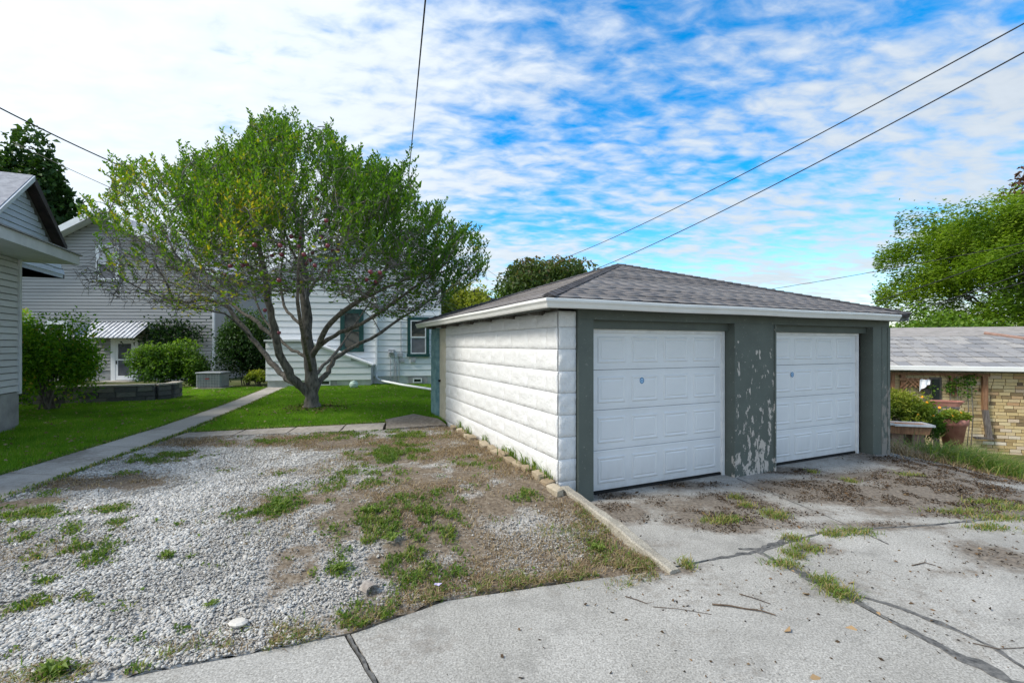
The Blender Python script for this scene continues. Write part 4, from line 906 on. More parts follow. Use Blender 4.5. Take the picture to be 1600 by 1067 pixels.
# openings, gutter, roof
bx('dark_opening', 'dark', hb, .42, .52, -.045, -.04, .55, .98)
dwn = bx('narrow_window', 'greywood', hb, 1.55, 1.82, -.06, -.04, -.3, 1.0); bx('pane', 'glass', dwn, 1.60, 1.77, -.068, -.061, -.2, .95)
bx('gutter', 'white', hb, BX0 - .3, BX1 + .3, -.42, -.30, 1.20, 1.33, .012)
bx('fascia', 'soffit', hb, BX0 - .3, BX1 + .3, -.299, -.26, 1.16, 1.32); bx('soffit', 'soffit', hb, BX0 - .3, BX1 + .3, -.26, .0, 1.19, 1.22)
EY0, EZ0, RYB, RZB = -.36, 1.335, 2.75, 2.22
hipx = 4.6
MB().prism([(EY0, EZ0 - .04), (RYB, RZB - .04), (RYB, RZB - .30), (EY0 + .1, EZ0 - .10)], BX0 - .3, hipx + .1, axis='x').build('roof', 'roofgrey', hb)
ang = math.atan2(RZB - EZ0, RYB - EY0); SLb = math.hypot(RZB - EZ0, RYB - EY0)
sm = []
for i in range(5):
    r_ = random.Random(70 + i); v = [(0, 0, .022 + r_.uniform(-.004, .008)), (1, 0, .022 + r_.uniform(-.004, .008)), (1, 1.25, .004), (0, 1.25, .004), (0, 0, -.004), (1, 0, -.004), (1, 1.25, -.004), (0, 1.25, -.004)]
    for j in (0, 1, 4, 5): v[j] = (v[j][0], v[j][1] + [r_.uniform(-.05, .05)] [0], v[j][2])
    me = MB().add(v, [(0, 1, 2, 3), (4, 5, 1, 0), (5, 6, 2, 1), (7, 4, 0, 3)]).mesh('shingle'); me.materials.append(M['slate']); sm.append(me)
nr = 7; ex = SLb / nr; rb = random.Random(8)
for k in range(nr):
    x = BX0 - .3 - rb.uniform(0, .3); lim = hipx + .6 - k * .05
    while x < lim:
        w = rb.uniform(.26, .40); y0 = k * ex
        o = inst(sm[rb.randrange(5)], 'shingle', hb, (x, EY0 - .02 + math.cos(ang) * y0, EZ0 - .03 + math.sin(ang) * y0), (ang, 0, 0), (w - .022, ex * (1 if k < nr - 1 else .8), 1)); x += w
# second roof behind, its hip cap
MB().add([(1.2, RYB - .02, RZB - .02), (7.5, RYB - .02, RZB - .02), (7.5, RYB + 2.2, RZB + .34), (2.3, RYB + 2.2, RZB + .34), (7.5, RYB + 4.5, RZB - .3), (1.0, RYB + 4.5, RZB - .3)], [(0, 1, 2, 3), (3, 2, 4, 5), (0, 3, 5)]).build('rear_roof', 'roofgrey', hb)
MB().tube([(4.3, RYB + .3, RZB + .08), (5.2, RYB - .9, RZB - .22), (7.2, EY0 + .1, EZ0 + .1)], .05, 6).build('hip_cap', 'hipbrown', hb)
MB().add([(4.3, RYB + .25, RZB + .04), (7.2, EY0 + .05, EZ0 + .02), (9, EY0 + .05, EZ0 + .02), (9, RYB + .25, RZB + .04)], [(0, 1, 2, 3)]).build('side_roof', 'slate', hb)

def bt(px, py, yl=-.1):
    """point of the photograph on a plane yl in front of the brick wall, in the wall's own frame"""
    d = Vector(((px - CX) / F, 1, -(py - HY) / F)); o = Vector((0, 0, CAMZ)); nn = Vector((-math.sin(BA), math.cos(BA), 0)); a = Vector((math.cos(BA), math.sin(BA), 0))
    q = ((BO + nn * yl) - o).dot(nn) / d.dot(nn); p = o + d * q; return ((p - BO).dot(a), p.z)
tr = thing('trellis_frame', 'rust brown timber frame with posts standing against the brick wall', 'trellis', BO, BA)
def post(name, px, py0, py1, w, mat, y0=-.16, y1=-.08, px2=None):
    x, z1 = bt(px, py0); x2, z0 = bt(px2 or px, py1)
    MB().add([(x2 - w, y0, z0), (x2 + w, y0, z0), (x2 + w, y1, z0), (x2 - w, y1, z0), (x - w, y0, z1), (x + w, y0, z1), (x + w, y1, z1), (x - w, y1, z1)], [(0, 3, 2, 1), (4, 5, 6, 7), (0, 1, 5, 4), (1, 2, 6, 5), (2, 3, 7, 6), (3, 0, 4, 7)]).build(name, mat, tr)
post('post', 1394, 584, 640, .045, 'rust'); post('post', 1410, 584, 645, .05, 'rust'); post('post', 1447, 592, 640, .06, 'greywood'); post('post', 1487, 584, 618, .05, 'rust'); post('post', 1493, 597, 618, .045, 'rust')
post('post', 1538, 584, 640, .055, 'rust'); post('post', 1538.5, 640, 684, .06, 'greywood', px2=1545)
a, z = bt(1390, 584); b, _ = bt(1545, 584); bx('top_rail', 'rust', tr, a, b, -.165, -.08, z - .02, z + .045)
a, z = bt(1404, 590); b, _ = bt(1449, 590); bx('cross_rail', 'rust', tr, a, b, -.20, -.166, z - .07, z + .0)
a, z = bt(1528, 682); b, _ = bt(1545, 682); bx('foot_board', 'greywood', tr, a - .1, b + .05, -.22, -.10, z - .05, z)
lt = bt(1413, 589); 
for k in range(4):
    for sgn in (1, -1):
        x0 = lt[0] + k * .10; L = .42 - abs(k - 1) * .06
        MB().box(0, L, -.008, .008, -.017, .017, Matrix.Translation((x0 if sgn > 0 else x0 + .12, -.185 - .018 * (sgn > 0), lt[1] - .02)) @ Matrix.Rotation(R(48) if sgn > 0 else R(132), 4, 'Y')).build('lattice_slat', 'rust', tr)
cl = MB(); x, z = bt(1430, 590); rc = random.Random(2)
for i in range(6):
    for j in range(4): cl.v.append((x + .06 + i * .045 - j * .012, -.24 + .03 * math.sin(i * 1.9) - .02 * j, z - .05 - j * (.04 + .012 * (5 - i)) - .012 * math.cos(i * 2.3) + .02 * rc.random()))
for i in range(5):
    for j in range(3): a = i * 4 + j; cl.f.append((a, a + 4, a + 5, a + 1))
tag(cl.build('plastic_sheet', 'clothw', None), 'crumpled white plastic sheet hanging on the timber frame', 'plastic sheet'); bpy.data.objects['plastic_sheet'].location = BO; bpy.data.objects['plastic_sheet'].rotation_euler = (0, 0, BA)
for v in bpy.data.objects['plastic_sheet'].data.vertices: pass
sol = bpy.data.objects['plastic_sheet'].modifiers.new('thick', 'SOLIDIFY'); sol.thickness = .012

# trough, pots
tX, tY = 8.72, 10.45; tg = Hs(tX, tY)
trf = thing('planter_trough', 'long rusty trough planter raised on bricks beside the garage corner', 'planter', (tX, tY, 0), R(-14))
MB().prism([(-.62, -.08), (.62, -.10), (.70, .10), (-.70, .13)], -.20, .20).build('trough_body', 'rust', trf)
rm = MB(); rm.box(-.74, -.05, -.24, -.19, .10, .15); rm.box(-.05, .72, -.25, -.19, .085, .13); rm.box(-.74, .72, .19, .24, .09, .13); rm.box(-.76, -.70, -.19, .19, .10, .14); rm.box(.68, .73, -.19, .19, .085, .13); rm.build('metal_rim', 'metal', trf)
bx('soil', 'soil', trf, -.68, .66, -.18, .18, .04, .09)
for k in range(3): bx('support_brick', 'hipbrown', trf, -.45 + k * .4, -.22 + k * .4, -.12, .12, tg - .02, -.102)
pX, pY = 11.10, 11.45; pz = Hs(pX, pY)
fp = thing('flower_pot', 'wide terracotta pot with bright green bedding plants', 'flower pot', (pX, pY, pz)); fp.scale = (.86, .86, 1)
ph = bt(1495, 654)[1]; ph = 1.9 - 114 / 710 * 11.45 - pz
MB().lathe([(.17, 0), (.30, ph * .82), (.34, ph * .83), (.355, ph), (.33, ph), (.31, ph * .9), (.0, ph * .88)], 24).build('pot_body', 'terra', fp, True)
rX, rY = 11.5, 12.05; rz_ = Hs(rX, rY); rh = 1.9 - 95 / 710 * 12.05
st_ = thing('plant_stand', 'dark timber stand carrying the oblong planter near the brick wall', 'plant stand', (rX, rY, rz_), BA)
bx('top_board', 'greywood', st_, -.25, .25, -.12, .12, rh - rz_ - .05, rh - rz_)
for sx in (-.2, .2):
    for sy in (-.08, .08): bx('leg', 'greywood', st_, sx - .025, sx + .025, sy - .025, sy + .025, -.05, rh - rz_ - .05)
rp = thing('oblong_planter', 'empty terracotta coloured oblong planter above the flower pot', 'planter', (rX, rY, rh), BA)
pm = MB(); pm.v = []
for zz_, k, in ((0, .75), (.12, .97), (.12, 1.05), (.15, 1.05), (.15, .95), (.05, .8)):
    for j in range(16):
        t = 2 * math.pi * j / 16; cx_ = math.copysign(abs(math.cos(t)) ** .5, math.cos(t)); cy_ = math.copysign(abs(math.sin(t)) ** .5, math.sin(t)); pm.v.append((cx_ * .36 * k, cy_ * .13 * k, zz_))
for i in range(5):
    for j in range(16): pm.f.append((i * 16 + j, i * 16 + (j + 1) % 16, i * 16 + 16 + (j + 1) % 16, i * 16 + 16 + j))
pm.f += [tuple(range(16)), tuple(range(80, 96))]; pm.build('planter_body', 'terra', rp)

# ------------------------------------------------------------------ foliage helpers
def rot_basis(n, nrm_up=.5, r=rng):
    """random leaf frames: direction d, side s (n,3)"""
    d = r.normal(size=(n, 3)); d /= np.linalg.norm(d, axis=1)[:, None]
    u = r.normal(size=(n, 3)); u[:, 2] += nrm_up * 3; s = np.cross(d, u); s /= np.linalg.norm(s, axis=1)[:, None] + 1e-9
    return d, s
def leaves(name, P, size, mat, parent, tint, aspect=.5, d=None, up=.5, fold=.18, r=rng):
    n = len(P); d0, s = rot_basis(n, up, r)
    if d is not None:
        d0 = d / (np.linalg.norm(d, axis=1)[:, None] + 1e-9); u = r.normal(size=(n, 3)); s = np.cross(d0, u); s /= np.linalg.norm(s, axis=1)[:, None] + 1e-9
    nn = np.cross(s, d0); L = np.broadcast_to(np.asarray(size, float), (n,)) * r.uniform(.65, 1.25, n); L = L[:, None]
    a = P; m1 = P + d0 * L * .45 + s * L * aspect * .5 + nn * L * fold; m2 = P + d0 * L * .45 - s * L * aspect * .5 + nn * L * fold; b = P + d0 * L
    V = np.stack([a, m1, b, m2], 1).reshape(-1, 3); i = np.arange(n)[:, None] * 4
    Fc = np.concatenate([i + [0, 1, 2], i + [0, 2, 3]], 0)
    return np_mesh(name, V, Fc, mat, parent, np.repeat(np.clip(tint, 0, 1), 4))
def blades(name, P, h, w, mat, tint, lean=.5, parent=None, r=rng, seg=1):
    n = len(P); a = r.uniform(0, 2 * np.pi, n); b = a + r.uniform(.8, 2.3, n); h = np.broadcast_to(h, (n,))[:, None]; w = np.broadcast_to(w, (n,))[:, None]
    sd_ = np.c_[np.cos(a), np.sin(a), np.zeros(n)]; ld = np.c_[np.cos(b), np.sin(b), np.zeros(n)] * (r.uniform(0, 1, n)[:, None] * lean); up = np.array([0, 0, 1.])
    if seg == 1:
        V = np.stack([P - sd_ * w / 2, P + sd_ * w / 2, P + up * h + ld * h], 1).reshape(-1, 3); Fc = np.arange(3 * n).reshape(n, 3); return np_mesh(name, V, Fc, mat, parent, np.repeat(np.clip(tint, 0, 1), 3))
    m = P + up * h * .6 + ld * h * .4
    V = np.stack([P - sd_ * w / 2, P + sd_ * w / 2, m + sd_ * w * .4, m - sd_ * w * .4, P + up * h * .85 + ld * h * 1.3], 1).reshape(-1, 3); i = np.arange(n)[:, None] * 5
    Fc = np.concatenate([i + [0, 1, 2], i + [0, 2, 3], i + [3, 2, 4]], 0); return np_mesh(name, V, Fc, mat, parent, np.repeat(np.clip(tint, 0, 1), 5))
def scatter(poly, n, margin=.3):
    """n points inside poly that the yard's visible wedge can show"""
    pp = np.array(poly); lo = pp.min(0); hi = pp.max(0); out = []
    k = 0
    while k < n:
        P = rng.uniform(lo, hi, (n * 2, 2)); P = P[inpoly(P, poly)]; P = P[(np.abs(P[:, 0]) < P[:, 1] * 1.16 + margin) & (P[:, 1] > 1.5)]
        out.append(P); k += len(P)
        if len(P) == 0: break
    return np.concatenate(out)[:n]
def lobed(n, c, rad, lobes, seed, shell=.55, lr=(.35, .6), flat=1.0):
    """points gathered in clumps over an ellipsoid, denser outside; also gives height share"""
    r = np.random.default_rng(seed); d = r.normal(size=(lobes, 3)); d /= np.linalg.norm(d, axis=1)[:, None]; d[:, 2] = np.abs(d[:, 2]) * .9 + r.uniform(-.55, .1, lobes)
    C = d * (r.uniform(.35, .78, lobes)[:, None]); LR = r.uniform(*lr, lobes); k = r.integers(0, lobes, n)
    q = r.normal(size=(n, 3)); q /= np.linalg.norm(q, axis=1)[:, None]; q *= (r.uniform(shell ** 3, 1, n) ** (1 / 3))[:, None]; q[:, 2] *= flat
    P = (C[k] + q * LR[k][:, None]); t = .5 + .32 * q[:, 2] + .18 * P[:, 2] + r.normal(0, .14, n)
    return P * np.array(rad) + np.array(c), t
def branches(mb, base, tips, r0, r):
    for tp_ in tips:
        b = Vector(base); t = Vector(tp_); m = b.lerp(t, .45) + Vector((r.uniform(-.2, .2), r.uniform(-.2, .2), .12 * (t - b).length)); mb.tube([b, b.lerp(m, .6), m, m.lerp(t, .6) + Vector((0, 0, .05)), t], [r0, r0 * .7, r0 * .5, r0 * .3, r0 * .1], 6)
def tree(name, label, cat, base, crown_c, rad, n, size, mat, lobes, seed, trunk_r=.2, group=None, aspect=.6, lr=(.35, .6), shell=.55, flat=1.0):
    o = thing(name, label, cat, base, 0, group); cc_ = np.array(crown_c) - np.array(base)
    P, t = lobed(n, cc_, rad, lobes, seed, shell, lr, flat); leaves('crown', P, size, mat, o, t, aspect)
    mb = MB(); r = random.Random(seed); cz = Vector(cc_)
    mb.tube([(0, 0, -.2), (.05, 0, cz.z * .3), tuple(cz * .55), tuple(cz * .95)], [trunk_r * 1.25, trunk_r, trunk_r * .8, trunk_r * .35], 8)
    branches(mb, cz * .6, [cz + Vector((rad[0] * r.uniform(-.5, .5), rad[1] * r.uniform(-.5, .5), rad[2] * r.uniform(-.3, .45))) for _ in range(11)], trunk_r * .5, r); mb.build('trunk', 'bark', o); return o
def shrub(name, label, cat, base, rad, n, size, mat, lobes, seed, group=None, aspect=.55, stems=9, lift=.9, lr=(.3, .5)):
    o = thing(name, label, cat, base, 0, group); P, t = lobed(n, (0, 0, rad[2] * lift), rad, lobes, seed, .45, lr); P = P[P[:, 2] > .02] if True else P
    leaves('foliage', P, size, mat, o, t[:len(P)], aspect); mb = MB(); r = random.Random(seed)
    for _ in range(stems): mb.tube([(r.uniform(-.15, .15), r.uniform(-.15, .15), -.05), (rad[0] * r.uniform(-.3, .3), rad[1] * r.uniform(-.3, .3), rad[2] * .7), (rad[0] * r.uniform(-.7, .7), rad[1] * r.uniform(-.7, .7), rad[2] * r.uniform(1.0, 1.5))], [.025, .017, .006], 5)
    mb.build('stems', 'bark', o); return o

# ------------------------------------------------------------------ apple tree
TY = 12.6; TB = Vector(((487 - CX) / F * TY, TY, LOT))
at_o = thing('apple_tree', 'old spreading apple tree with dark red apples on the lawn', 'tree', TB)
def tl(px, py, dy=0): return at(px, py, TY + dy) - TB
limbs = [  # (points px,py,depth), start radius, end radius
    ([(487, 640, 0), (488, 628, 0), (487.5, 604, 0), (486, 572, 0), (481, 531, 0), (477, 481, .1), (476, 430, .3), (470, 370, .5), (474, 320, .6)], .25, .05),
    ([(486, 618, 0), (472, 605, -.1), (456, 590, -.3), (437, 553, -.6), (428, 513, -.9), (420, 468, -1.1), (414, 425, -1.3), (402, 370, -1.5), (395, 310, -1.6)], .155, .035),
    ([(478, 608, 0), (455, 594, .3), (438, 582, .6), (415, 556, 1.0), (392, 527, 1.3), (372, 500, 1.5), (347, 474, 1.7), (310, 470, 1.7), (277, 471, 1.6), (262, 448, 1.4), (240, 405, 1.2)], .11, .025),
    ([(431, 530, -.8), (415, 515, -.6), (398, 500, -.3), (376, 486, 0), (345, 460, .3), (300, 430, .4), (265, 380, .3), (240, 330, .2)], .075, .02),
    ([(490, 606, 0), (500, 596, .2), (512, 581, .4), (522, 562, .6), (540, 549, .9), (577, 529, 1.3), (628, 496, 1.9), (668, 472, 2.3), (705, 440, 2.5)], .105, .02),
    ([(487, 556, 0), (497, 540, -.3), (511, 511, -.7), (534, 488, -1.0), (557, 472, -1.4), (585, 446, -1.8), (610, 405, -2.1), (630, 360, -2.3)], .10, .025),
    ([(494, 545, -.2), (521, 524, -.4), (548, 512, -.6), (575, 500, -.8), (615, 473, -1.2), (660, 440, -1.6), (700, 410, -1.9)], .075, .02),
    ([(487, 562, 0), (470, 553, .5), (450, 542, 1.0), (428, 520, 1.5), (405, 485, 2.0), (390, 430, 2.6), (380, 370, 3.0)], .06, .02),
    ([(479, 516, .1), (460, 497, .6), (443, 478, 1.2), (438, 430, 1.8), (445, 380, 2.4), (440, 320, 2.8)], .06, .02),
    ([(477, 470, .1), (492, 440, .7), (515, 410, 1.3), (535, 370, 1.8), (548, 320, 2.2)], .055, .018),
    ([(477, 440, .2), (462, 400, -.6), (440, 355, -1.4), (425, 300, -2.0)], .05, .018),
    ([(560, 471, -1.4), (600, 452, -1.5), (650, 430, -1.2), (690, 425, -.8), (720, 405, -.6)], .045, .014),
    ([(490, 590, 0), (505, 572, 1.2), (530, 545, 2.4), (560, 500, 3.4), (590, 450, 4.0)], .07, .02),
    ([(486, 580, 0), (480, 550, -1.4), (470, 505, -2.6), (465, 450, -3.4), (470, 390, -3.9)], .07, .02),
    ([(415, 430, -1.3), (360, 400, -1.8), (310, 360, -2.0), (270, 310, -2.0)], .04, .014),
    ([(392, 527, 1.3), (350, 490, .8), (300, 480, .2), (230, 455, -.4), (170, 425, -.8)], .035, .012)]
nodes = []; wood = MB()
def smooth(pts, k=3):
    out = []; n = len(pts)
    for i in range(n - 1):
        p0, p1, p2, p3 = pts[max(0, i - 1)], pts[i], pts[i + 1], pts[min(n - 1, i + 2)]
        for j in range(k):
            t = j / k; out.append(.5 * ((2 * p1) + (p2 - p0) * t + (2 * p0 - 5 * p1 + 4 * p2 - p3) * t * t + (3 * p1 - p0 - 3 * p2 + p3) * t ** 3))
    out.append(pts[-1]); return out
ra = random.Random(21)
for li, (pts, r0, r1) in enumerate(limbs):
    P = smooth([tl(*p) for p in pts]); n = len(P)
    P = [p + Vector((ra.uniform(-1, 1), ra.uniform(-1, 1), ra.uniform(-1, 1))) * .03 * (i > 2) for i, p in enumerate(P)]
    rad = [r1 + (r0 - r1) * (1 - i / (n - 1)) ** .8 for i in range(n)]
    if li == 0: rad[0] = .36; rad[1] = .30; rad[2] = .265; P[0].z = -.06
    rad = [q * .86 * ra.uniform(.92, 1.08) for q in rad]
    wood.tube(P, rad, 10 if r0 > .09 else 7)
    for i in range(n): 
        if i > n * .33: nodes.append(P[i])
# short pruned stub with a pale cut
wood.tube([tl(480, 531), tl(481, 525, -.28)], [.05, .04], 7)
wood.build('trunk', 'bark', at_o, True)
CROWN = [(118, 335), (135, 312), (165, 290), (172, 258), (215, 250), (240, 262), (268, 262), (300, 240), (340, 232), (383, 215), (392, 185), (430, 183), (480, 193), (522, 205), (547, 240), (577, 255), (622, 262), (641, 255), (657, 318), (690, 324), (702, 350), (742, 358), (765, 408), (765, 432), (722, 452), (690, 478), (655, 492), (600, 500), (560, 480), (500, 452), (430, 462), (350, 480), (300, 492), (250, 482), (180, 470), (130, 448), (112, 420), (150, 400), (138, 362)]
cp = np.array([(tl(*c).x, tl(*c).z) for c in CROWN]); cmid = np.array([tl(440, 370).x, tl(440, 370).z])
def crown_pts(n, seed, shell=0.0):
    r = np.random.default_rng(seed); lo, hi = cp.min(0), cp.max(0); out = []
    while sum(len(o) for o in out) < n:
        P = r.uniform(lo, hi, (n * 2, 2)); P = P[inpoly(P, [tuple(c) for c in cp])]; out.append(P)
    P = np.concatenate(out)[:n]; q = np.sqrt((((P - cmid) / np.array([5.6, 3.2])) ** 2).sum(1)); dep = 4.0 * np.sqrt(np.clip(1.05 - q ** 2, .05, 1)); y = r.uniform(-1, 1, n); y = np.sign(y) * np.abs(y) ** .75 * dep
    k = (TY + y) / TY                       # the crown narrows a little towards the yard
    return np.c_[(P[:, 0] + TB.x) * k - TB.x, y, (P[:, 1] + TB.z - CAMZ) * k - TB.z + CAMZ]
def dens(P):
    k = TY + P[:, 1]; px = CX + F * (P[:, 0] + TB.x) / k; py = HY - F * (P[:, 2] + TB.z - CAMZ) / k
    top = np.interp(px, [110, 250, 400, 500, 600, 700, 770], [385, 370, 318, 312, 345, 405, 430]); return px, py, 1 - .66 * sstep(-60, 85, py - top)
T = crown_pts(1150, 4); o_ = np.argsort(np.linalg.norm(T - np.array(tl(485, 520)), axis=1)); T = T[o_]
NA = np.array([tuple(p) for p in nodes]); NL = list(NA); twig = MB(); tips = []
arr = np.zeros((len(NA) + len(T) * 4, 3)); arr[:len(NA)] = NA; cnt = len(NA); fork = np.array(tl(485, 540))
lp = []; ldir = []
for t in T:
    dvec = arr[:cnt] - t; dist = np.linalg.norm(dvec, axis=1) + .35 * np.maximum(0, arr[:cnt, 2] - t[2]); j = int(np.argmin(dist)); a = Vector(arr[j]); b = Vector(t); L = (b - a).length
    if L < .08 or L > 3.2: continue
    m1 = a.lerp(b, .35) + Vector((ra.uniform(-.08, .08), ra.uniform(-.08, .08), .08)) * L; m2 = a.lerp(b, .7) + Vector((ra.uniform(-.08, .08), ra.uniform(-.08, .08), .05)) * L
    r_ = .007 + .008 * min(L, 2)
    twig.tube([a, m1, m2, b], [r_, r_ * .8, r_ * .6, r_ * .4], 4)
    for q in (m1, m2, b): arr[cnt] = q; cnt += 1
    for q in np.linspace(.15, 1, max(2, int(L / .07))): lp.append(tuple(a.lerp(b, q) if q < .3 else m1.lerp(b, (q - .3) / .7))); ldir.append(tuple((b - a).normalized()))
    tips.append(b)
# shoots: upright, leafy towards the top of the crown; drooping bare twigs below
sh = crown_pts(7600, 8); pxs, pys, dn = dens(sh); r3 = np.random.default_rng(3)
gap = sstep(.36, .56, fbm(sh[:, 0] + .5 * sh[:, 1], sh[:, 2] - .4 * sh[:, 1], .75, 3, 91))        # clumps and holes
side = 1 - .62 * sstep(340, 190, pxs) - .30 * sstep(650, 740, pxs) - .30 * sstep(300, 200, pxs) * sstep(310, 360, pys)
keep = r3.uniform(size=len(sh)) < (.46 + .54 * dn) * (.27 + .73 * gap) * side; sh = sh[keep]; dn = dn[keep]
tipA = arr[:cnt]
slp = []; sld = []
for p, dd_ in zip(sh, dn):
    j = int(np.argmin(np.linalg.norm(tipA - p, axis=1))); a = Vector(tipA[j]); upw = dd_ > .55 or (dd_ > .4 and ra.random() < .4)
    if upw: dvec = Vector((ra.uniform(-.55, .55) + .65 * (p[0] - cmid[0]) / 5, ra.uniform(-.55, .55) + .5 * p[1] / 4, .95)).normalized(); L = ra.uniform(.3, .68) * (1.7 if ra.random() < .22 else 1)
    else: dvec = Vector((ra.uniform(-1, 1), ra.uniform(-1, 1), ra.uniform(-.5, .25))).normalized(); L = ra.uniform(.25, .7)
    p_ = Vector(p) - dvec * L * (.85 if ra.random() < .7 else .45)
    if (p_ - a).length > .9: a = p_
    m = (a + p_) / 2 + Vector((0, 0, .03)); e = p_ + dvec * L
    twig.tube([a, p_, e], [.006, .005, .003], 3)
    k = int(L / (.028 if upw else .05))
    for i in range(k):
        if not upw and ra.random() > .5: continue
        q = (i + .5) / k; slp.append(tuple(p_.lerp(e, q))); an = i * 2.4 + ra.uniform(-.4, .4); side = Vector((math.cos(an), math.sin(an), .55 if upw else -.1)); sld.append(tuple((dvec * .55 + side).normalized()))
sb = crown_pts(4200, 18); _, pyb, dnb = dens(sb); sb = sb[(dnb < .80) & (pyb < 500)][:2300]
for p in sb:
    j = int(np.argmin(np.linalg.norm(tipA - p, axis=1))); a = Vector(tipA[j]); p_ = Vector(p)
    if (p_ - a).length > 1.0: continue
    e = p_ + Vector((ra.uniform(-1, 1), ra.uniform(-1, 1), ra.uniform(-.8, .5))) * ra.uniform(.15, .45)
    twig.tube([a, (a + p_) / 2 + Vector((ra.uniform(-.05, .05), ra.uniform(-.05, .05), .05)), p_, e], [.0075, .006, .005, .0035], 3)
tw = twig.build('branches', 'twig', at_o)
lp = np.array(lp); ldir = np.array(ldir); _, _, dn2 = dens(lp); rk = np.random.default_rng(5); kp = rk.uniform(size=len(lp)) < (.12 + .6 * dn2) * (.3 + .7 * sstep(.36, .56, fbm(lp[:, 0] + .5 * lp[:, 1], lp[:, 2] - .4 * lp[:, 1], .75, 3, 91))); lp = lp[kp]; ldir = ldir[kp] * .4 + rk.normal(size=(kp.sum(), 3)) * .6
AP = np.r_[lp, np.array(slp)]; AD = np.r_[ldir, np.array(sld)]; px, py, d3 = dens(AP)
q3 = fbm(AP[:, 0] + 3, AP[:, 2] + AP[:, 1] * .6, .8, 3, 44)
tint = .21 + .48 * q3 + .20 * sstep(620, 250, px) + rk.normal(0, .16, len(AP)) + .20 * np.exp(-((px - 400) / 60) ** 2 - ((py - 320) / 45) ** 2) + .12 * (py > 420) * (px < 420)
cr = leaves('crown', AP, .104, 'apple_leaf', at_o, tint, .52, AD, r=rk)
apx = [(403, 377), (398, 383), (379, 415), (386, 414), (360, 416), (352, 430), (436, 438), (438, 384), (456, 388), (437, 382), (495, 312), (510, 345), (522, 347), (492, 415), (515, 424), (479, 412), (467, 385), (484, 407), (512, 384), (520, 392), (528, 392), (470, 372), (573, 437), (587, 440), (594, 426), (540, 340), (412, 353), (414, 485), (488, 395), (500, 400), (455, 370), (502, 372), (579, 425), (566, 406), (440, 398), (425, 400), (475, 398), (436, 520)]
am = MB().lathe([(.0, -.032), (.018, -.036), (.034, -.018), (.041, .008), (.034, .030), (.014, .036), (.0, .026)], 10).mesh('apple'); am.materials.append(M['apple']); am.polygons.foreach_set('use_smooth', [True] * len(am.polygons))
rp_ = random.Random(6)
for x, y in apx:
    dy = rp_.uniform(-4.2, -1.5); a_ = inst(am, 'apple', at_o, tl(x, y, dy), (rp_.uniform(-.3, .3), rp_.uniform(-.3, .3), 0), (1.0 + rp_.random() * .2,) * 3)

# ------------------------------------------------------------------ other trees and shrubs
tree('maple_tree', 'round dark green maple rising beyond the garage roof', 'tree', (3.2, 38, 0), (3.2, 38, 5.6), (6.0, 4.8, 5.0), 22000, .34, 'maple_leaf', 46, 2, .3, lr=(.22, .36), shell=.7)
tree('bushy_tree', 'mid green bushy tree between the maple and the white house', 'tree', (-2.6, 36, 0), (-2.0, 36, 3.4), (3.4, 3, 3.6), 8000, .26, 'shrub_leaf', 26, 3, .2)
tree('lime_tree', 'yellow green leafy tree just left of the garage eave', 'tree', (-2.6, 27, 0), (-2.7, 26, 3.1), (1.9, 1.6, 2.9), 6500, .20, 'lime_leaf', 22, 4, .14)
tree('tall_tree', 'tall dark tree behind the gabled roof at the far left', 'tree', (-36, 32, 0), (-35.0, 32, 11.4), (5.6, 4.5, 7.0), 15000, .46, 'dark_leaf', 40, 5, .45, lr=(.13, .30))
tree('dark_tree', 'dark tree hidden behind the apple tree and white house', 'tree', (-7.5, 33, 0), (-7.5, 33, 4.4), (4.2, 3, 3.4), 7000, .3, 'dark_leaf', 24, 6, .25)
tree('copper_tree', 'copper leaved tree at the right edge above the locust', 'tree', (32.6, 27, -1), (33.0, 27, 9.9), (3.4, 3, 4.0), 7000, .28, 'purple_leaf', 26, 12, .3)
# the locust: level sprays of fine leaves
lc = thing('locust_tree', 'broad light green feathery tree behind the brick garage', 'tree', (24.5, 21.5, -1.0))
r = np.random.default_rng(77); PL = []; TL = []; DL = []; mb = MB(); rl = random.Random(4); cen = np.array([0.6, 0, 5.0])
mb.tube([(0, 0, -.2), (.1, 0, 1.5), (-.1, .1, 3.2), (.2, 0, 5.2)], [.4, .34, .28, .16], 9)
k = 0
while k < 470:
    d = r.normal(size=3); d /= np.linalg.norm(d)
    if d[2] < -.85: continue
    q = r.uniform(.42, 1) ** .6; c = cen + np.sign(d) * np.abs(d) ** .72 * np.array([5.7, 4.4, 5.5]) * q * (1 + .12 * math.sin(d[0] * 9 + 1) + .12 * math.sin(d[2] * 11 + d[1] * 3))
    if c[2] < .4: continue
    k += 1
    if k % 9 == 0: branches(mb, (0, 0, rl.uniform(2.6, 5.0)), [tuple(c)], .09, rl)
    n_ = 430; L = r.uniform(.6, 1.2); az = math.atan2(d[1], d[0]) + r.normal(0, .5); u_ = r.uniform(-1, 1, n_); w_ = r.normal(0, .30, n_) * L * (1 - .4 * np.abs(u_)); a_ = np.array([math.cos(az), math.sin(az)])
    p = np.c_[c[0] + a_[0] * u_ * L - a_[1] * w_, c[1] + a_[1] * u_ * L + a_[0] * w_, c[2] - .34 * (u_ * .5 + .5) ** 2 * L + .25 * L * u_ * d[2] + r.normal(0, .34, n_)]
    PL.append(p); TL.append(.42 + .30 * r.normal() * .6 + .2 * d[2] + r.normal(0, .12, n_)); DL.append(np.c_[a_[0] + r.normal(0, .8, n_), a_[1] + r.normal(0, .8, n_), r.normal(-.15, .3, n_)])
leaves('crown', np.concatenate(PL), .165, 'locust_leaf', lc, np.concatenate(TL), .40, np.concatenate(DL), r=r); mb.build('trunk', 'bark', lc)
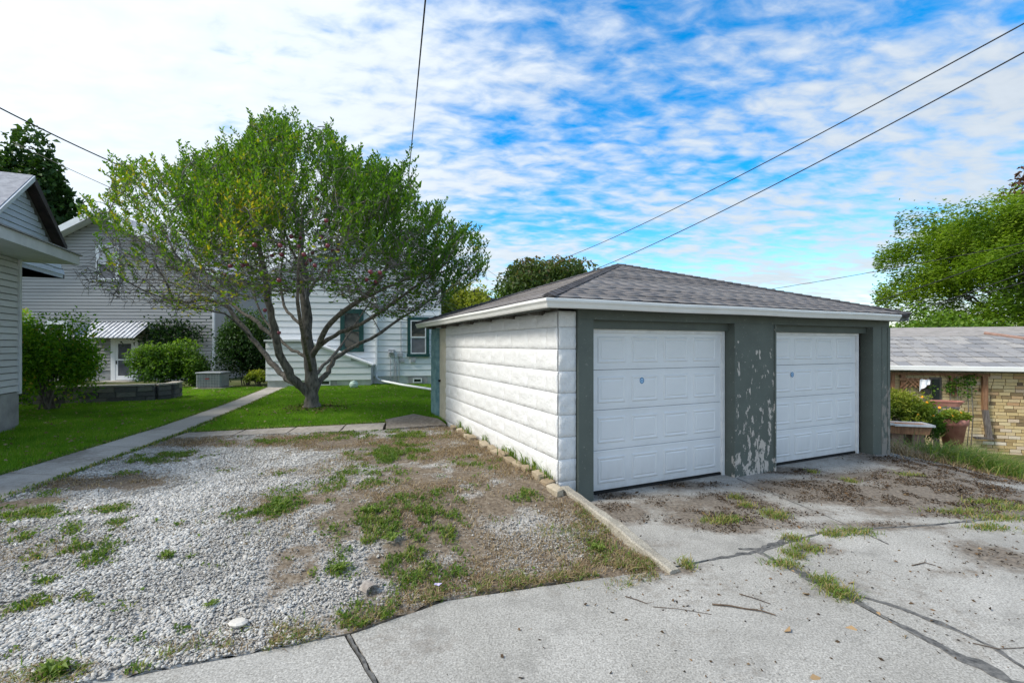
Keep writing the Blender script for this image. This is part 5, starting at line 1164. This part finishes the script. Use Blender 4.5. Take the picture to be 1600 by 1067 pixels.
tree('edge_tree', 'dark green undergrowth tree below the locust behind the brick roof', 'tree', (18.3, 19.5, -1), (18.8, 19.5, 1.7), (3.6, 2, 2.2), 8000, .18, 'shrub_leaf', 24, 14, .12)
tree('edge_tree', 'dense dark green tree under the locust at the right edge', 'tree', (23.5, 18.8, -1), (24.0, 18.8, 1.9), (4.0, 2, 2.3), 8000, .18, 'shrub_leaf', 24, 15, .12)

shrub('burning_bush', 'bright green layered shrub at the corner of the left house', 'shrub', (-12.35, 12.1, LOT), (1.45, 1.25, 1.75), 17000, .095, 'burn_leaf', 60, 31, stems=12, lift=.60, lr=(.22, .40))
shrub('porch_shrub', 'rounded green shrub in front of the screen door', 'shrub', (-14.35, 18.9, LOT), (1.6, 1.0, 1.35), 12000, .12, 'shrub_leaf', 44, 32, stems=9, lift=.65)
shrub('low_shrub', 'small dark shrub between porch shrub and air conditioner', 'shrub', (-13.2, 19.0, LOT), (.8, .7, 1.0), 4500, .11, 'shrub_leaf', 22, 33, lift=.6)
shrub('ivy_mound', 'tall dark ivy mound on the corner of the grey house', 'ivy', (-11.9, 20.3, LOT), (1.5, 1.1, 2.25), 16000, .12, 'dark_leaf', 50, 34, lift=.62)
shrub('border_plant', 'yellowish low plants where the walkway meets the houses', 'plant', (-10.75, 19.2, LOT), (.55, .5, .42), 2200, .10, 'lime_leaf', 14, 35)
shrub('leafy_bush', 'pale leafy bush between the left house and the grey house', 'shrub', (-22.4, 20.3, LOT), (1.5, 1.1, 2.0), 6000, .15, 'burn_leaf', 26, 36)
iv = thing('wall_ivy', 'patch of ivy climbing on the grey boards right of the awning', 'ivy', (-17.4, 22.95, 2.35), R(2)); r = np.random.default_rng(9)
P = np.c_[r.normal(.2, .75, 1900), r.uniform(-.16, -.02, 1900), r.normal(.1, .36, 1900)]; leaves('foliage', P, .13, 'dark_leaf', iv, r.uniform(.1, .9, 1900), .8, up=0, r=r)
mb = MB(); mb.tube([(.9, -.05, -2.2), (.8, -.05, -1.2), (.4, -.05, -.4), (-.5, -.05, .2)], .02, 5); mb.tube([(.8, -.05, -1.2), (.9, -.05, -.2), (1.1, -.05, .5)], .015, 5); mb.build('stems', 'bark', iv)
# plants by the brick garage
shrub('marigold_plant', 'tall feathery green plants with orange flowers behind the trough', 'plant', (9.55, 11.15, Hs(9.55, 11.15)), (1.0, .55, .88), 6000, .10, 'lime_leaf', 30, 41, aspect=.28, stems=16, lr=(.2, .38))
shrub('leafy_plant', 'lower green plants with orange blossoms left of the flower pot', 'plant', (10.35, 11.5, Hs(10.35, 11.5)), (.66, .42, .74), 4200, .085, 'shrub_leaf', 22, 42, aspect=.3, stems=10)
o = shrub('bedding_plant', 'bright yellow green bedding plants filling the terracotta pot', 'plant', (pX, pY, pz + ph * .88), (.45, .36, .16), 1500, .09, 'lime_leaf', 16, 43, stems=8)
flm = MB().lathe([(.008, 0), (.035, .008), (.042, .02), (.02, .03), (0, .032)], 8).mesh('flower_head'); flm.materials.append(M['flower'])
for nm, pts in (('marigold_plant', [(1441, 620), (1448, 629), (1434, 648)]), ('leafy_plant', [(1468, 637), (1458, 650)]), ('bedding_plant', [(1501, 645), (1488, 650)])):
    ob = bpy.data.objects[nm]
    for px_, py_ in pts: inst(flm, 'flower', ob, at(px_, py_, ob.location.y - .35) - ob.location, (R(60), 0, rp_.uniform(-1, 1)), (rp_.uniform(.5, .8),) * 3)
vn = thing('climbing_vine', 'thin green vine climbing the brick between the timber posts', 'vine', BO, BA); r = np.random.default_rng(19); PV = []; mb = MB()
for px_, y0, y1 in ((1492, 588, 612), (1508, 592, 622), (1514, 585, 600), (1452, 596, 640), (1481, 600, 612)):
    x, z1 = bt(px_, y0); _, z0 = bt(px_, y1); n_ = 70; z_ = r.uniform(z0, z1, n_); PV.append(np.c_[x + r.normal(0, .07, n_), r.uniform(-.22, -.17, n_), z_]); mb.tube([(x, -.18, -.9), (x + .05, -.18, (z0 - .9) / 2), (x, -.18, z1)], .012, 5)
leaves('foliage', np.concatenate(PV), .075, 'shrub_leaf', vn, r.uniform(.2, 1, 350), .8, r=r); mb.build('stems', 'bark', vn)
# overgrown grass clump on the bank
def clump(name, label, pts, n, h, mat, seed, spread=.3, w=.014, lean=1.1):
    r = np.random.default_rng(seed); c = np.array(pts)[r.integers(0, len(pts), n)] + r.normal(0, spread, (n, 2)); P = np.c_[c, H(c[:, 0], c[:, 1])]; kf = r.integers(0, 40, n); c = c + r.normal(0, spread * .9, (40, 2))[kf] - r.normal(0, spread * .55, (n, 2)); P = np.c_[c, H(c[:, 0], c[:, 1])]; hh = h * r.uniform(.45, 1.2, n) * r.uniform(.4, 1.3, 40)[kf]
    return tag(blades(name, P, hh, w, mat, r.uniform(.1, .95, n), lean, seg=2, r=r), label, 'grass clump') if label else blades(name, P, hh, w, mat, r.uniform(.1, .95, n), lean, seg=2, r=r)
cb = [(9.1, 9.1), (9.5, 9.2), (9.9, 9.4), (8.7, 9.0), (9.9, 9.9), (10.3, 9.7)]
tag(clump('long_grass', None, cb, 3600, .36, 'weed', 51, .24, .014, 2.2), kind='stuff')
tag(clump('long_grass', None, [(8.2, 9.0), (8.6, 9.4), (9.0, 9.8), (7.9, 9.2), (9.4, 10.3)], 3000, .13, 'dry', 52, .3, .010, 2.6), kind='stuff')
tag(clump('long_grass', None, [(10.0, 8.3), (10.9, 7.7), (11.4, 10.8), (12.2, 10.7), (13.2, 10.4), (11.8, 7.4)], 1700, .11, 'weed', 53, .22, .012, 1.6), kind='stuff')
tag(clump('long_grass', None, [(7.7, 8.9), (7.6, 9.3), (7.9, 9.6)], 900, .2, 'dry', 54, .15, .010, 1.8), kind='stuff')

# ------------------------------------------------------------------ ground cover
def cover(P, dz=0): return np.c_[P, H(P[:, 0], P[:, 1]) + dz]
for nm, poly, n_ in (('lawn_grass', LAWN_R, 150000), ('lawn_grass', LAWN_L, 190000)):
    P = scatter(poly, n_); nz = fbm(P[:, 0], P[:, 1], .9, 4, 20); nz2 = fbm(P[:, 0], P[:, 1], 3.5, 3, 22)
    o = blades(nm, cover(P, -.01), .045 + .045 * nz2 * rng.uniform(.5, 1.2, len(P)), .011, 'grass', .02 + .72 * nz + .40 * (nz2 - .5) + rng.normal(0, .15, len(P)) + .5 * (rng.uniform(size=len(P)) < .02) , .9); tag(o, kind='stuff')
# ragged grass along the walkway
pe = []
for E, sg in ((PATH_L, -1), (PATH_R, 1)):
    for _ in range(2600):
        y = rng.uniform(4.4, 18); pe.append((lerp_edge(E, y) + sg * abs(rng.normal(0, .05)) - sg * .02, y))
for q in rng.uniform(0, 1, 1500): c = cross(q, 1); pe.append((c[0] + rng.normal(0, .03), c[1] + abs(rng.normal(0, .03))))
pe = np.array(pe); tag(blades('edge_grass', cover(pe), .05 * rng.uniform(.5, 1.5, len(pe)), .012, 'weed', rng.uniform(0, 1, len(pe)), 1.2, seg=2), kind='stuff')
# pale specks of clover and fallen leaves on the lawn
P = np.r_[scatter(LAWN_R, 900), scatter(LAWN_L, 900)]; tag(leaves('fallen_leaves', cover(P, .04), .06, 'dry', None, rng.uniform(.2, 1, len(P)), .7, np.c_[rng.normal(size=(len(P), 2)), np.zeros(len(P))]), kind='stuff')
P = TB[:2] + rng.normal(0, .45, (500, 2)); tag(leaves('fallen_leaves', cover(P, .03), .07, 'litter', None, rng.uniform(.1, .9, 500), .7, np.c_[rng.normal(size=(500, 2)), np.zeros(500)]), kind='stuff')
# pebbles
ico = np.array([(0, -.526, .851), (0, .526, .851), (0, -.526, -.851), (0, .526, -.851), (.526, .851, 0), (.526, -.851, 0), (-.526, .851, 0), (-.526, -.851, 0), (.851, 0, .526), (-.851, 0, .526), (.851, 0, -.526), (-.851, 0, -.526)])
ict = []
dm = np.linalg.norm(ico[:, None] - ico[None], axis=2); nb = (dm > .1) & (dm < 1.06)
for i in range(12):
    for j in range(i + 1, 12):
        for k in range(j + 1, 12):
            if nb[i, j] and nb[j, k] and nb[i, k]:
                nn = np.cross(ico[j] - ico[i], ico[k] - ico[i]); ict.append((i, j, k) if nn @ ico[i] > 0 else (i, k, j))
ict = np.array(ict)
def pebbles(P, rad, name='gravel', tone=.56):
    n = len(P); a = rng.uniform(0, 2 * np.pi, n); sx = rad * rng.uniform(.85, 1.45, n); sy = rad * rng.uniform(.7, 1.05, n); sz = rad * rng.uniform(.32, .62, n)
    B = ico[None] * (1 + rng.normal(0, .12, (n, 12, 1))); B = B * np.stack([sx, sy, sz], 1)[:, None]; tx = rng.normal(0, .3, n)[:, None]; z = B[..., 2] + B[..., 0] * tx
    x = B[..., 0] * np.cos(a)[:, None] - B[..., 1] * np.sin(a)[:, None]; y = B[..., 0] * np.sin(a)[:, None] + B[..., 1] * np.cos(a)[:, None]
    V = np.stack([x, y, z], 2) + P[:, None]; Fc = (ict[None] + (np.arange(n) * 12)[:, None, None]).reshape(-1, 3)
    t = np.clip(tone + rng.normal(0, .13, n), 0, 1); return tag(np_mesh(name, V.reshape(-1, 3), Fc, 'pebble', None, np.repeat(t, 12), True), kind='stuff')
P = scatter(LOTP, 360000); g = gravel_f(P[:, 0], P[:, 1])
pr = np.where(P[:, 1] < 4.6, .95, np.where(P[:, 1] < 6.2, .62, .34)) * g ** 1.5 + .02; kp = rng.uniform(size=len(P)) < pr
P = P[kp]; g = g[kp]; rad = np.where(P[:, 1] < 4.6, .0102, np.where(P[:, 1] < 6.2, .0105, .0108)) * rng.lognormal(0, .32, len(P)) * (.55 + .45 * g)
print('pebbles', len(P)); pebbles(cover(P, rng.uniform(-.006, .006, len(P))), rad, tone=.28 + .42 * g)
# weeds and dry growth in the lot
P = scatter(LOTP, 160000); w = weed_f(P[:, 0], P[:, 1]); kp = rng.uniform(size=len(P)) < np.clip(w - .14, 0, 1) * .95; P = P[kp]; w = w[kp]
nz = fbm(P[:, 0], P[:, 1], 2.2, 3, 60); print('weeds', len(P))
tag(blades('weeds', cover(P, -.012), (.022 + .055 * w * rng.uniform(.3, 1.2, len(P))), .010, 'weed', .30 + .5 * nz + rng.normal(0, .20, len(P)), 1.1, seg=2), kind='stuff')
P2 = P[rng.uniform(size=len(P)) < .35]; dd_ = rng.normal(size=(len(P2), 3)); dd_[:, 2] = np.abs(dd_[:, 2]) * .5
tag(leaves('weed_leaves', cover(P2, .012), .036, 'weed', None, .3 + rng.normal(0, .2, len(P2)), .62, dd_), kind='stuff')
P = scatter(LOTP, 90000); s2 = soil_f(P[:, 0], P[:, 1]); nz = fbm(P[:, 0], P[:, 1], 1.6, 4, 70); kp = rng.uniform(size=len(P)) < np.clip((np.maximum(s2 * .8, .9 * field(WEED, P[:, 0], P[:, 1], .9)) + .10) * sstep(.32, .62, nz), 0, 1); P = P[kp]; print('dry', len(P))
tag(blades('dry_grass', cover(P, -.012), .018 + .030 * rng.uniform(0, 1, len(P)), .007, 'dry', rng.uniform(0, 1, len(P)), 2.2, seg=2), kind='stuff')
# dead straw by the kerb and along the concrete edge
ed = []
for _ in range(6000):
    x = rng.uniform(-3.2, 1.35); ed.append((x, float(edge_y(x)) + abs(rng.normal(0, .12)) - .01))
for _ in range(3000): c = garage(-abs(rng.normal(.22, .25)), rng.uniform(-1.95, -.5)); ed.append(c)
ed = np.array(ed); kk_ = fbm(ed[:, 0], ed[:, 1], 4.5, 3, 80) + .10 * sstep(-1.4, .2, ed[:, 0]) > .53; ed = ed[kk_]; hf = rng.uniform(size=len(ed)) < .55
tag(blades('dry_grass', cover(ed[hf], -.012), .02 + .045 * rng.uniform(0, 1, hf.sum()), .006, 'dry', rng.uniform(.1, 1, hf.sum()), 2.2, seg=2), kind='stuff')
tag(blades('edge_weeds', cover(ed[~hf], -.012), .02 + .045 * rng.uniform(0, 1, (~hf).sum()), .008, 'weed', rng.uniform(.2, 1, (~hf).sum()), 1.8, seg=2), kind='stuff')
# weeds along the wall foot
wf = []
for s0 in (.2, .55, .9, 1.35, 1.6, 2.5, 3.4, 3.9):
    c = garage(-.03, s0); wf += [(c[0] + rng.normal(0, .05), c[1] + rng.normal(0, .06)) for _ in range(46)]
wf = np.array(wf); tag(blades('wall_weeds', cover(wf), rng.uniform(.06, .24, len(wf)), .014, 'weed', rng.uniform(.2, .8, len(wf)), .7, seg=2), kind='stuff')
# litter of dead leaves, bark crumbs and mulch on the drive
DP = APR + []
P = scatter(APR, 90000); d = dirtf(P[:, 0], P[:, 1]); kp = rng.uniform(size=len(P)) < np.clip(d - .20, 0, 1) * 1.5 * sstep(.38, .6, fbm(P[:, 0], P[:, 1], 5, 3, 77)) + .004; P = P[kp]; z = zd(P[:, 0], P[:, 1])
print('litter', len(P)); dv = np.c_[rng.normal(size=(len(P), 2)), rng.normal(0, .25, len(P))]
tag(leaves('leaf_litter', np.c_[P, z + rng.uniform(.002, .012, len(P))], rng.uniform(.006, .026, len(P)) * (1 + 1.4 * (rng.uniform(size=len(P)) < .06)), 'litter', None, np.clip(rng.normal(.30, .25, len(P)), 0, 1), .55, dv), kind='stuff')
MAIN = [(-4, .5), (1.3, 4.05), (3.0, 4.6), (9, 5.8), (9, .5)]
P = scatter(MAIN, 9000); d = dirtf(P[:, 0], P[:, 1]); kp = rng.uniform(size=len(P)) < np.clip(d * .5, 0, .6) + .03; P = P[kp]; z = zd(P[:, 0], P[:, 1]); dv = np.c_[rng.normal(size=(len(P), 2)), rng.normal(0, .2, len(P))]
tag(leaves('leaf_litter', np.c_[P, z + .006], rng.uniform(.010, .04, len(P)), 'litter', None, np.clip(rng.normal(.4, .3, len(P)), 0, 1), .5, dv), kind='stuff')
# tufts growing in the seams
TUF = [(1140, 812, 26), (1165, 790, 14), (1205, 802, 22), (1215, 808, 20), (1150, 778, 12), (1262, 858, 26), (1225, 882, 26), (1240, 868, 18), (1285, 908, 22), (1315, 930, 26), (1300, 922, 20), (1340, 832, 30), (1300, 835, 24), (1073, 883, 12), (1120, 815, 30), (1420, 742, 20), (1500, 800, 45), (1560, 810, 50), (1540, 785, 40), (1270, 738, 8), (1328, 752, 10), (1240, 842, 20), (1590, 795, 50), (1545, 825, 40)]
tp_ = []
for px_, py_, s0 in TUF:
    c = gp(px_, py_, DRIVE); sp = s0 * c[1] / 710 / 2; tp_ += [(c[0] + rng.normal(0, sp), c[1] + rng.normal(0, .05)) for _ in range(int(70 + s0 * 5))]
tp_ = np.array(tp_); tag(blades('seam_weeds', np.c_[tp_, zd(tp_[:, 0], tp_[:, 1])], rng.uniform(.015, .07, len(tp_)), .008, 'weed', rng.uniform(.35, 1.1, len(tp_)), 1.8, seg=2), kind='stuff')
# bank of dry soil and straw at the right of the apron
BK = [garage(7.35, .25), garage(7.9, -.6), (9.6, 7.6), (11.5, 7.4), (10.4, 9.6), (8.6, 10.2)]
ground('soil_bank', BK, .2, .004, 'soil', skirt=.1, jit=.05)
P = scatter(BK, 9000); tag(blades('dry_grass', cover(P, .0), rng.uniform(.01, .06, len(P)), .008, 'dry', rng.uniform(0, .8, len(P)), 2.4, seg=2), kind='stuff')
# broad-leaved weed rosettes, each one a plant
rosm = MB()
for k in range(16):
    a = k * 2.4; L = .035 + .013 * (k % 4); d = Vector((math.cos(a), math.sin(a), 0)); s = Vector((-d.y, d.x, 0)); p = [d * .01, d * L * .5 + s * .012 + Vector((0, 0, .022 + .010 * (k % 3))), d * L + Vector((0, 0, .02 + .012 * (k % 2))), d * L * .5 - s * .012 + Vector((0, 0, .022 + .010 * (k % 3))), d * L * .5 + Vector((0, 0, .016 + .010 * (k % 3)))]
    rosm.add([tuple(q) for q in p], [(0, 1, 4), (1, 2, 4), (2, 3, 4), (3, 0, 4)])
rme = rosm.mesh('weed_rosette'); rme.materials.append(M['weed']); a_ = rme.attributes.new('tint', 'FLOAT', 'POINT'); a_.data.foreach_set('value', np.full(len(rme.vertices), .6, np.float32))
for (px_, py_, sc_, lab) in [(935, 858, 1.3, 'small bright weed rosette near the kerb'), (86, 1050, 1.6, 'broad leaved weed in the gravel at the bottom left corner'), (258, 869, 1.0, 'single green weed in open white gravel'), (330, 946, .9, 'tiny weed among pebbles in the middle of the gravel'), (532, 890, 1.3, 'leafy weed at the edge of the white gravel'), (440, 790, 1.4, 'weed clump plant in the far gravel'), (575, 800, 1.5, 'large leafy weed at the left of the green patch'), (612, 845, 1.6, 'leafy weed in the heart of the green patch')]:
    c = lotp(px_, py_); o = inst(rme, 'weed_plant', None, (c[0], c[1], Hs(*c)), (0, 0, rp_.uniform(0, 6)), (sc_,) * 3); tag(o, lab, 'weed', 'leafy weeds in the gravel lot')

# ------------------------------------------------------------------ small things lying about
def stick(label, pts, r0, side=None):
    P = [Vector((*gp(x, y, DRIVE), 0)) for x, y in pts]
    P = [Vector((p.x, p.y, float(zd(p.x, p.y)) + r0 + .001 + .004 * (i % 2))) for i, p in enumerate(P)]; mb = MB().tube(P, [r0 * (1 - .5 * i / len(P)) for i in range(len(P))], 6)
    for q in side or []: a = P[q[0]]; mb.tube([a, a + Vector((q[1], q[2], .012))], [r0 * .6, r0 * .3], 5)
    return tag(mb.build('twig', 'stick'), label, 'twig', 'fallen twigs on the concrete')
stick('longest forked brown twig lying on the pale slab', [(1113, 945), (1140, 948), (1165, 952), (1190, 956), (1212, 962)], .007, [(3, .03, .08), (2, .08, -.03)])
stick('straight thin twig behind the longest one', [(1155, 928), (1180, 936), (1204, 944)], .004)
stick('short twig on the slab nearest the kerb end', [(977, 932), (995, 938), (1010, 943)], .004, [(2, .06, .0)])
stick('hair thin long twig left of the forked twig', [(1020, 948), (1060, 952), (1112, 960)], .0025)
stick('dark twig beside the dirt at the right edge', [(1425, 884), (1445, 880), (1462, 884)], .005, [(1, .05, .05)])
stick('thin curved twig across the right slab', [(1520, 1005), (1560, 1015), (1600, 1012)], .003)
c = lotp(372, 978); rk_ = MB().lathe([(.0, 0), (.055, .004), (.062, .018), (.045, .030), (0, .033)], 9).build('flat_rock', 'rock'); rk_.location = (c[0], c[1], Hs(*c) + .012); rk_.scale = (1.1, .8, 1); tag(rk_, 'largest pale flat rock lying on the gravel near the concrete', 'rock')
c = lotp(577, 921); b_ = MB(); v = []
for i in range(7):
    t = math.pi * i / 6
    for y in (-.05, .0, .06): v.append((.06 * math.cos(t), y * (1 + .2 * math.sin(i)), .045 * math.sin(t)))
    if i: q = 3 * i; b_.f += [(q - 3, q - 2, q + 1, q), (q - 2, q - 1, q + 2, q + 1)]
b_.v = v; bo = b_.build('bark_piece', 'barkbit'); bo.location = (c[0], c[1], Hs(*c) + .01); bo.rotation_euler = (0, 0, .9); bo.modifiers.new('t', 'SOLIDIFY').thickness = .006; tag(bo, 'curled grey bark piece in the weeds near the concrete edge', 'bark')
c = lotp(684, 917); b_ = MB().add([(-.03, -.012, .01), (.01, -.02, .0), (.035, .0, .012), (.0, .02, .002), (-.025, .012, .006)], [(0, 1, 2, 3, 4)]).build('plastic_scrap', 'lilac'); b_.location = (c[0], c[1], Hs(*c) + .02); b_.modifiers.new('t', 'SOLIDIFY').thickness = .003; tag(b_, 'small lilac plastic scrap on the pebbles', 'litter')
lm = leaves('big_leaf_proto', np.zeros((1, 3)), .1, 'litter', None, np.array([.95]), .75, np.array([[1., 0, .1]])); lme = lm.data; bpy.data.objects.remove(lm)
for px_, py_, lab in ((1325, 912, 'pale tan fallen leaf beside the weedy crack'), (1376, 962, 'tan curled leaf on the tar seam'), (1253, 926, 'lone reddish leaf on the slab left of the crack'), (1340, 985, 'faded leaf by the lower crack'), (1225, 988, 'dark curled leaf in the middle of the slab'), (1283, 1060, 'dark flat leaf at the bottom of the slab')):
    c = gp(px_, py_, DRIVE); o = inst(lme, 'fallen_leaf', None, (c[0], c[1], DRIVE + .008), (rp_.uniform(-.2, .2), rp_.uniform(-.2, .2), rp_.uniform(0, 6)), (.8, .8, .8)); tag(o, lab, 'leaf', 'fallen leaves on the concrete')

# ------------------------------------------------------------------ overhead wires
def wire(label, a, b, r_, sag):
    a, b = Vector(a), Vector(b); pts = [a.lerp(b, q) - Vector((0, 0, sag * 4 * q * (1 - q))) for q in np.linspace(0, 1, 24)]
    return tag(MB().tube(pts, r_, 6).build('overhead_wire', 'cable', None, True), label, 'wire', 'overhead wires')
wire('thick black wire sloping down from the left edge into the apple tree', at(-160, 84, 11), at(330, 312, 22.4), .022, .32)
wire('thin wire above the gabled roof at the far left', at(20, 222, 24), at(215, 312, 23.2), .016, .05)
wire('steep wire rising from behind the apple tree to the top of the sky', at(676, -120, 6.5), at(636, 300, 21), .016, .05)
wire('upper of two long wires crossing the sky on the right', at(1900, -128, 10), at(870, 408, 46), .022, .55)
wire('lower of two long wires running down to the garage roof', at(1900, -82, 9), at(915, 427, 34), .020, .40)
wire('thin wire from the garage ridge towards the locust tree', at(1170, 457, 30), at(1640, 372, 17), .014, .1)
wire('pale line of wire across the middle of the locust tree', at(1360, 474, 15.6), at(1680, 361, 13), .012, .06)
wire('upper wire low across the locust tree', at(1440, 482, 15.6), at(1680, 394, 13), .012, .06)
wire('lowest wire across the locust tree', at(1465, 476, 15.6), at(1680, 416, 13), .012, .06)
